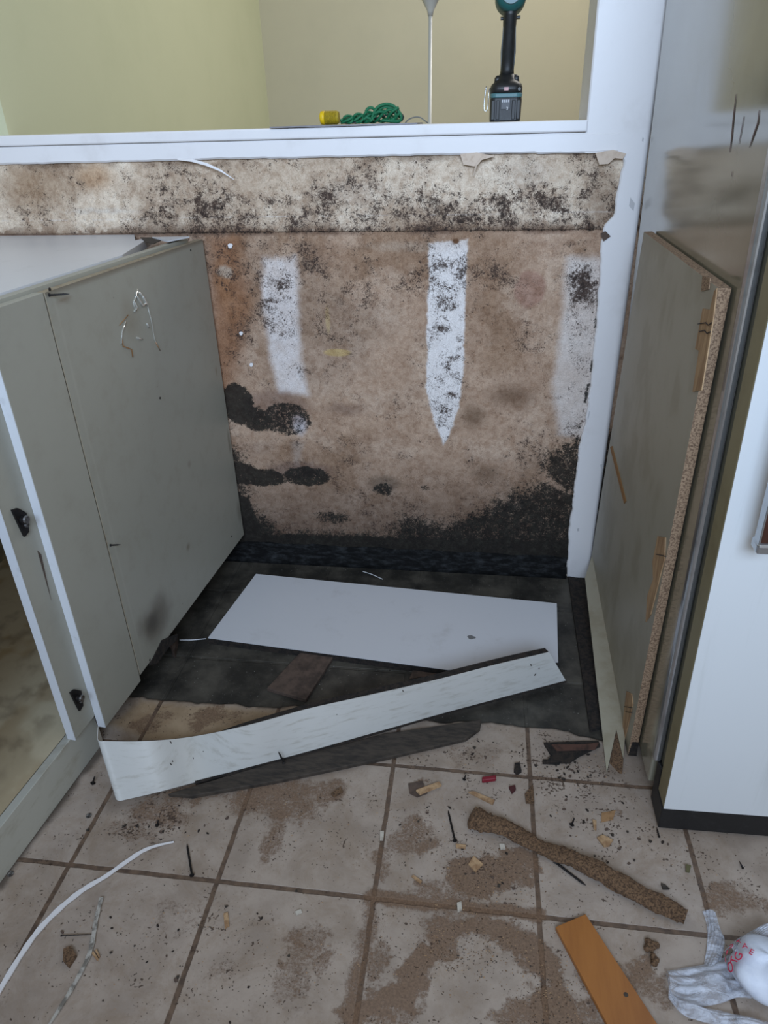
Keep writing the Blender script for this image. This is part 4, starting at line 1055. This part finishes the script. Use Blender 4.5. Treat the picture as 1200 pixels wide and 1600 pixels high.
# uncountable crumbs
b = MB()
def crumb(px, py, s):
    p = onz(px, py); a = random.uniform(0, 3); h = s*.5
    v = [p+np.array([s*math.cos(a+t_)*random.uniform(.6, 1.2), s*math.sin(a+t_)*random.uniform(.4, 1), .0002]) for t_ in (0, 2.1, 4.2)]+[p+UZ*h]
    b.add(v, [(0, 1, 3), (1, 2, 3), (2, 0, 3), (0, 2, 1)], random.choice([0, 0, 1, 2]))
for cx, cy, rx, ry, cnt in [(770, 1370, 80, 50, 700), (740, 1480, 110, 50, 700), (860, 1560, 60, 60, 500), (440, 1280, 130, 60, 350), (240, 1280, 90, 40, 200), (900, 1210, 80, 40, 260), (650, 1300, 90, 60, 250), (940, 1290, 120, 50, 120), (330, 1120, 100, 20, 120), (740, 1180, 110, 30, 160), (500, 1500, 200, 90, 300), (1090, 1370, 100, 50, 80), (200, 1450, 150, 100, 160)]:
    for i in range(cnt):
        px = cx+random.gauss(0, .6)*rx; py = cy+random.gauss(0, .6)*ry; p = onz(px, py)
        if p[0] > .34 and p[1] > .86 or p[1] > 1.08 or p[0] < -.9: continue
        crumb(px, py, random.uniform(.0006, .0019))
tag(build('sawdust_crumbs', b, [M_crumb, M_darkwood, M_pale], center=False), 'fine brown sawdust and chipboard crumbs scattered over the floor tiles', 'sawdust', kind='stuff')

# ================================================================== PLASTIC BAG (bottom right)
bc = onz(1180, 1530, .0); bag = empty('plastic_bag', tuple(bc), 'crumpled white plastic bag with red printed letters at the bottom right corner', 'bag')
def lump(c, rx, ry, rz, seed, amp, nu=48, nv=30):
    r = np.random.RandomState(seed); b = MB(); ph = r.rand(8, 3)*6.28; fr_ = r.randint(2, 7, (8, 2))
    for i in range(nv+1):
        th = math.pi*i/nv
        for j in range(nu):
            a = 2*math.pi*j/nu; d = 1+amp*sum(math.sin(fr_[k, 0]*a+ph[k, 0])*math.sin(fr_[k, 1]*th+ph[k, 1]) for k in range(8))/3
            zz = max(.0008, c[2]+rz*math.cos(th)*d)
            b.v.append((c[0]+rx*math.sin(th)*math.cos(a)*d, c[1]+ry*math.sin(th)*math.sin(a)*d, zz))
    for i in range(nv):
        for j in range(nu): b.f.append((i*nu+j, (i+1)*nu+j, (i+1)*nu+(j+1) % nu, i*nu+(j+1) % nu)); b.fm.append(0)
    return b
ball = np.array([bc[0]+.012, bc[1]-.004, .030])
build('wrapped_content', lump(ball, .052, .046, .034, 4, .09), M_bagwhite, bag, smooth=True)
# film spread: fan of pleats from the gathered left end to the ball
def film(name, rowsA, rowsB, pleats, amp, seed, z0=.002, zmid=.012):
    A = smoothp([onz(*p, z0) for p in rowsA], 8); Bq = smoothp([onz(*p, z0) for p in rowsB], 8); n_ = len(A); mcol = 40; r = np.random.RandomState(seed); ph = r.rand(3)*6
    b = MB()
    for i in range(n_):
        for j in range(mcol+1):
            s = j/mcol; p = A[i]*(1-s)+Bq[i]*s
            zz = z0+zmid*math.sin(math.pi*s)*(.6+.4*math.sin(i*.35+ph[0]))+amp*(1+math.sin(s*pleats*6.28+ph[1]+.8*math.sin(i*.23)))*(.4+.6*abs(math.sin(i*.21+ph[2])))+amp*.7*abs(math.sin(s*pleats*15+i*.33+ph[0]))
            b.v.append((p[0], p[1], zz))
    for i in range(n_-1):
        for j in range(mcol): b.f.append((i*(mcol+1)+j, (i+1)*(mcol+1)+j, (i+1)*(mcol+1)+j+1, i*(mcol+1)+j+1)); b.fm.append(0)
    o = build(name, b, M_film, bag, smooth=True); sol_ = o.modifiers.new('thickness', 'SOLIDIFY'); sol_.thickness = .0004; return o
film('film_fold', [(1042, 1518), (1075, 1512), (1110, 1505), (1145, 1490), (1175, 1470)], [(1046, 1560), (1085, 1572), (1120, 1570), (1150, 1560), (1175, 1560)], 4, .0018, 1, zmid=.014)
film('film_fold', [(1040, 1522), (1050, 1556), (1080, 1572), (1120, 1580), (1160, 1590), (1215, 1604)], [(1044, 1560), (1060, 1583), (1085, 1594), (1125, 1606), (1165, 1622), (1215, 1640)], 1, .002, 2, zmid=.016)
film('bag_handle', [(1097, 1424), (1104, 1445), (1105, 1470), (1102, 1495), (1098, 1515)], [(1118, 1426), (1124, 1448), (1132, 1470), (1128, 1495), (1122, 1515)], 1, .0016, 3, zmid=.006)
film('film_fold', [(1130, 1490), (1150, 1470), (1180, 1455), (1215, 1452)], [(1150, 1520), (1170, 1500), (1190, 1485), (1215, 1480)], 2, .003, 5, z0=.006, zmid=.03)
def textmesh(s, size):
    cu = bpy.data.curves.new('t', 'FONT'); cu.body = s; cu.size = size; cu.extrude = .0003; cu.align_x = 'CENTER'; cu.align_y = 'CENTER'
    o = bpy.data.objects.new('t', cu); S.collection.objects.link(o); bpy.context.view_layer.update()
    me = bpy.data.meshes.new_from_object(o.evaluated_get(bpy.context.evaluated_depsgraph_get())); bpy.data.objects.remove(o)
    v = np.array([tuple(x.co) for x in me.vertices]); f = [tuple(p.vertices) for p in me.polygons]; bpy.data.meshes.remove(me); return v, f
def ballhit(px, py):
    d = ray(px, py); rad = np.array([.053, .047, .035]); o_ = (EYE-ball)/rad; dd = d/rad
    A_ = dd@dd; B_ = 2*o_@dd; C_ = o_@o_-1; disc = B_*B_-4*A_*C_
    t_ = (-B_-math.sqrt(disc))/(2*A_) if disc > 0 else (-B_)/(2*A_)
    p = EYE+d*t_; n_ = (p-ball)/rad**2; n_ /= np.linalg.norm(n_); return p, n_
b = MB()
for ch, px, py, a_, size in [('O', 1146, 1512, 48, .017), ('T', 1151, 1503, 44, .017), ('G', 1157, 1497, 40, .016), ('O', 1139, 1500, 62, .010), ('O', 1141, 1490, 55, .011), ('U', 1147, 1482, 40, .011), ('T', 1158, 1476, 5, .011), ('A', 1166, 1482, -30, .012), ('E', 1175, 1491, -48, .012)]:
    v, f = textmesh(ch, size); p, n_ = ballhit(px, py); a = math.radians(a_)
    ex = _r-n_*(_r@n_); ex /= np.linalg.norm(ex); ey = np.cross(n_, ex)
    e1 = ex*math.cos(a)+ey*math.sin(a); e2 = -ex*math.sin(a)+ey*math.cos(a)
    b = MB().add([p+n_*.0045+e1*x[0]+e2*x[1]+n_*x[2] for x in v], f)
    build('red_letter', b, M_bagred, bag)

# ================================================================== THINGS ON THE HATCH SILL
ZS = 1.0958
# impact driver seen from behind
cx = .034; ty = 1.705
dr = empty('cordless_drill', (cx, ty+.045, ZS), 'black and teal cordless drill standing upright on its battery on the white hatch sill', 'drill')
def hull(b, secs, n=24, mi=0, ex=4.):
    """loft of superellipse sections: (z, cx, cy, rx, ry)"""
    k = len(b.v)
    for (z, x, y, rx, ry) in secs:
        for j in range(n):
            a = 2*math.pi*j/n; c, s = math.cos(a), math.sin(a)
            b.v.append((x+rx*np.sign(c)*abs(c)**(2/ex), y+ry*np.sign(s)*abs(s)**(2/ex), z))
    for i in range(len(secs)-1):
        for j in range(n): b.f.append((k+i*n+j, k+i*n+(j+1) % n, k+(i+1)*n+(j+1) % n, k+(i+1)*n+j)); b.fm.append(mi)
    b.f.append(tuple(k+j for j in range(n))[::-1]); e = k+(len(secs)-1)*n; b.f.append(tuple(e+j for j in range(n))); b.fm += [mi, mi]; return b
yc = ty+.045
bt = build('battery', hull(MB(), [(ZS+.0003, cx, yc, .0315, .045), (ZS+.003, cx, yc, .0325, .046), (1.137, cx, yc, .0330, .046), (1.140, cx, yc, .032, .045)], ex=7), M_blackpl, dr)
for x in (-.026, -.016, .016, .026): build('battery_rib', MB().box((cx+x-.0035, ty-.0025, ZS+.004), (cx+x+.0035, ty, 1.135)), M_blackpl, bt, bevel=.001)

build('charge_panel', MB().box((cx-.010, ty-.003, 1.118), (cx+.009, ty-.0005, 1.1375)), mat('charge_panel_grey', (78, 80, 84), .5), bt, bevel=.001)
b = MB()
for k in range(4): b.box((cx-.0085+k*.0042, ty-.0038, 1.131), (cx-.0058+k*.0042, ty-.003, 1.1355))
build('charge_bars', b, mat('pale_print', (170, 172, 176), .5), bt)
v, f = textmesh('3', .0085); build('number_3', MB().add([(cx+.003+p[0], ty-.0042-p[2], 1.1195+p[1]) for p in v], f), mat('white_print', (225, 225, 225), .5), bt)
build('foot_band', hull(MB(), [(1.1395, cx, yc, .0325, .046), (1.141, cx, yc, .0335, .047), (1.146, cx, yc, .0335, .047), (1.1475, cx, yc, .0325, .046)], ex=6), mat('teal_trim', (70, 110, 114), .4), dr)
foot = build('foot_housing', hull(MB(), [(1.147, cx, yc, .0335, .046), (1.158, cx, yc, .0335, .045), (1.164, cx, yc, .031, .042), (1.169, cx, yc, .024, .035), (1.174, cx, yc, .018, .028), (1.182, cx, yc, .0155, .024)], ex=4), M_blackpl, dr, smooth=True)
build('rating_label', MB().box((cx-.005, ty-.0025, 1.152), (cx+.004, ty+.004, 1.158)), mat('pink_label', (190, 150, 150), .5), foot)
build('rubber_bumper', MB().lathe((cx+.026, ty+.004, 1.154), (0, -1, 0), [(0, .0035), (.004, .003)], 12), M_grip, foot)
for s, z0_ in ((-1, 1.170), (1, 1.171)):
    build('foot_lobe', hull(MB(), [(z0_-.004, cx+s*.020, yc-.01, .006, .012), (z0_+.006, cx+s*.019, yc-.01, .006, .012), (z0_+.010, cx+s*.018, yc-.01, .003, .006)]), M_blackpl, dr, smooth=True)
hcurve = [(1.176, .0150, yc, .024), (1.19, .0138, yc-.002, .021), (1.205, .0140, yc-.005, .020), (1.22, .0142, yc-.009, .021), (1.24, .0135, yc-.013, .021), (1.262, .0130, yc-.017, .022), (1.280, .0135, yc-.020, .024), (1.292, .0150, yc-.020, .026)]
build('handle', hull(MB(), [(z, cx, y, rx, ry) for z, rx, y, ry in hcurve], ex=2.6), M_blackpl, dr, smooth=True)
for s in (-1, 1):
    b = MB().tube([(cx+s*rx*.92, y-ry*.55, z) for z, rx, y, ry in hcurve[1:6]], [.0006, .0016, .0022, .0016, .0006], 6)
    build('grip_line', b, M_grip, dr, smooth=True)
build('direction_switch', MB().tube([(cx-.0185, yc-.02, 1.277), (cx+.0205, yc-.02, 1.278)], .003, 10), M_blackpl, dr)
my = yc-.030
build('motor_housing', MB().lathe((cx, my-.022, 1.315), (0, 1, 0), [(0, .018), (.003, .025), (.008, .0295), (.02, .031), (.09, .031), (.105, .026), (.14, .024)], 32), M_teal, dr, smooth=True)
build('rear_cap', MB().lathe((cx, my-.0225, 1.315), (0, -1, 0), [(0, .019), (.002, .018), (.0026, .0)], 32), mat('cap_grey_teal', (88, 118, 124), .4), dr)
build('chuck', MB().lathe((cx, my+.118, 1.315), (0, 1, 0), [(0, .016), (.02, .015), (.035, .009), (.05, .008)], 20), M_iron, dr, smooth=True)
b = MB().tube(smoothp([(cx-.034, yc-.01, 1.158), (cx-.036, yc-.015, 1.150), (cx-.0365, yc-.016, 1.128), (cx-.0395, yc-.017, 1.117), (cx-.044, yc-.017, 1.119), (cx-.0445, yc-.016, 1.135), (cx-.0415, yc-.015, 1.162)], 4), .0011, 8)
build('belt_hook', b, M_chrome, dr, smooth=True)
print('drill top px ok')

# grey sheet, yellow connector, green cord
tag(build('grey_sheet', MB().prism([(-.455, 1.638, ZS), (-.30, 1.640, ZS), (-.145, 1.650, ZS), (-.145, 1.78, ZS), (-.44, 1.78, ZS)], (0, 0, .0028)), M_greysheet), 'thin grey sheet lying on the hatch sill beneath the green cord', 'sheet')
ZG = ZS+.0030
yl_ = empty('yellow_connector', (-.335, 1.70, ZG), 'yellow ribbed round connector lying on the sill left of the green cord', 'connector')
build('ribbed_body', MB().lathe((-.3475, 1.70, ZG+.0135), (1, 0, 0), [(x, .0125+(.0009 if k % 2 else 0)) for k, x in enumerate(np.linspace(0, .026, 27))]+[(.030, .011)], 24), M_yellowr, yl_)
build('cap', MB().lathe((-.3585, 1.70, ZG+.0135), (1, 0, 0), [(0, .009), (.002, .0125), (.009, .0132), (.0105, .0125)], 24), M_yellow, yl_, smooth=True)
gc = empty('green_cord_bundle', (-.25, 1.71, ZG), 'green braided cord wound and knotted in a bundle on the hatch sill', 'cord')
rr = random.Random(5)
def gtube(pts, r, m_=M_greencord, nm='cord_strand'): return build(nm, MB().tube(smoothp([(x, 1.70+y, max(ZG+r+.0003, z)) for x, y, z in pts], 6), r, 8), m_, gc, smooth=True)
for k in range(5):
    pts = []
    for s in np.linspace(0, 1, 9):
        x = -.312+.125*s; env = .006+.020*s
        pts.append((x, .012*math.sin(s*9+k*1.3)+rr.uniform(-.003, .003), ZG+.003+env*(.5+.5*math.sin(s*11+k*1.7))))
    gtube(pts, .0030)
gtube([(-.262, -.01, ZG+.006), (-.255, -.012, ZG+.026), (-.243, -.01, ZG+.029), (-.236, -.008, ZG+.018), (-.245, -.01, ZG+.010), (-.258, -.01, ZG+.012)], .0030)
gtube([(-.245, -.012, ZG+.010), (-.236, -.013, ZG+.026), (-.222, -.012, ZG+.034), (-.205, -.01, ZG+.034), (-.192, -.008, ZG+.026), (-.183, -.008, ZG+.013), (-.186, -.006, ZG+.004), (-.20, -.004, ZG+.003), (-.225, -.002, ZG+.006)], .0032)
gtube([(-.24, -.006, ZG+.016), (-.222, -.008, ZG+.029), (-.205, -.006, ZG+.028), (-.195, -.006, ZG+.018), (-.198, -.004, ZG+.008), (-.215, -.002, ZG+.004)], .0030)
for k in range(3):
    x0 = -.295+k*.022
    gtube([(x0+.010*math.cos(a), -.012+.006*math.sin(a*2), ZG+.009+k*.002+(.007+k*.001)*math.sin(a)) for a in np.linspace(0, 6.1, 9)], .0026)
gtube([(-.308, -.008, ZG+.003), (-.28, -.010, ZG+.003), (-.24, -.002, ZG+.010), (-.21, -.006, ZG+.016), (-.19, -.004, ZG+.020), (-.179, -.004, ZG+.012), (-.183, -.004, ZG+.003)], .0018, M_black, 'black_cord')
b = MB().tube(smoothp([(-.176, 1.70, ZS+.0018), (-.168, 1.70, ZS+.009), (-.155, 1.70, ZS+.013), (-.143, 1.70, ZS+.012), (-.134, 1.702, ZS+.006), (-.128, 1.71, ZS+.0018)], 6), .0012, 8)
tag(build('thin_cable', b, M_grip, smooth=True), 'thin grey cable arching over the sill beside the lamp pole', 'cable')
# floor lamp in the next room
lx_, ly_ = ony(672, 100, 2.3)[0], 2.3; lz_ = float(ony(672, 22, 2.3)[2])
lp_ = empty('floor_lamp', (lx_, ly_, 0), 'slim pale floor lamp with a flared shade standing behind the hatch', 'lamp')
build('pole', MB().tube([(lx_, ly_, .02), (lx_, ly_, lz_)], .0052, 14), M_lampwhite, lp_, smooth=True)
build('lamp_shade', MB().lathe((lx_, ly_, lz_-.005), UZ, [(0, .0062), (.012, .009), (.035, .022), (.075, .055), (.12, .11), (.122, .108), (.078, .052), (.04, .02)], 32), M_lampwhite, lp_, smooth=True)
build('base', MB().lathe((lx_, ly_, 0.0005), UZ, [(0, .13), (.012, .13), (.02, .11), (.022, .01)], 32), M_lampwhite, lp_, smooth=True)
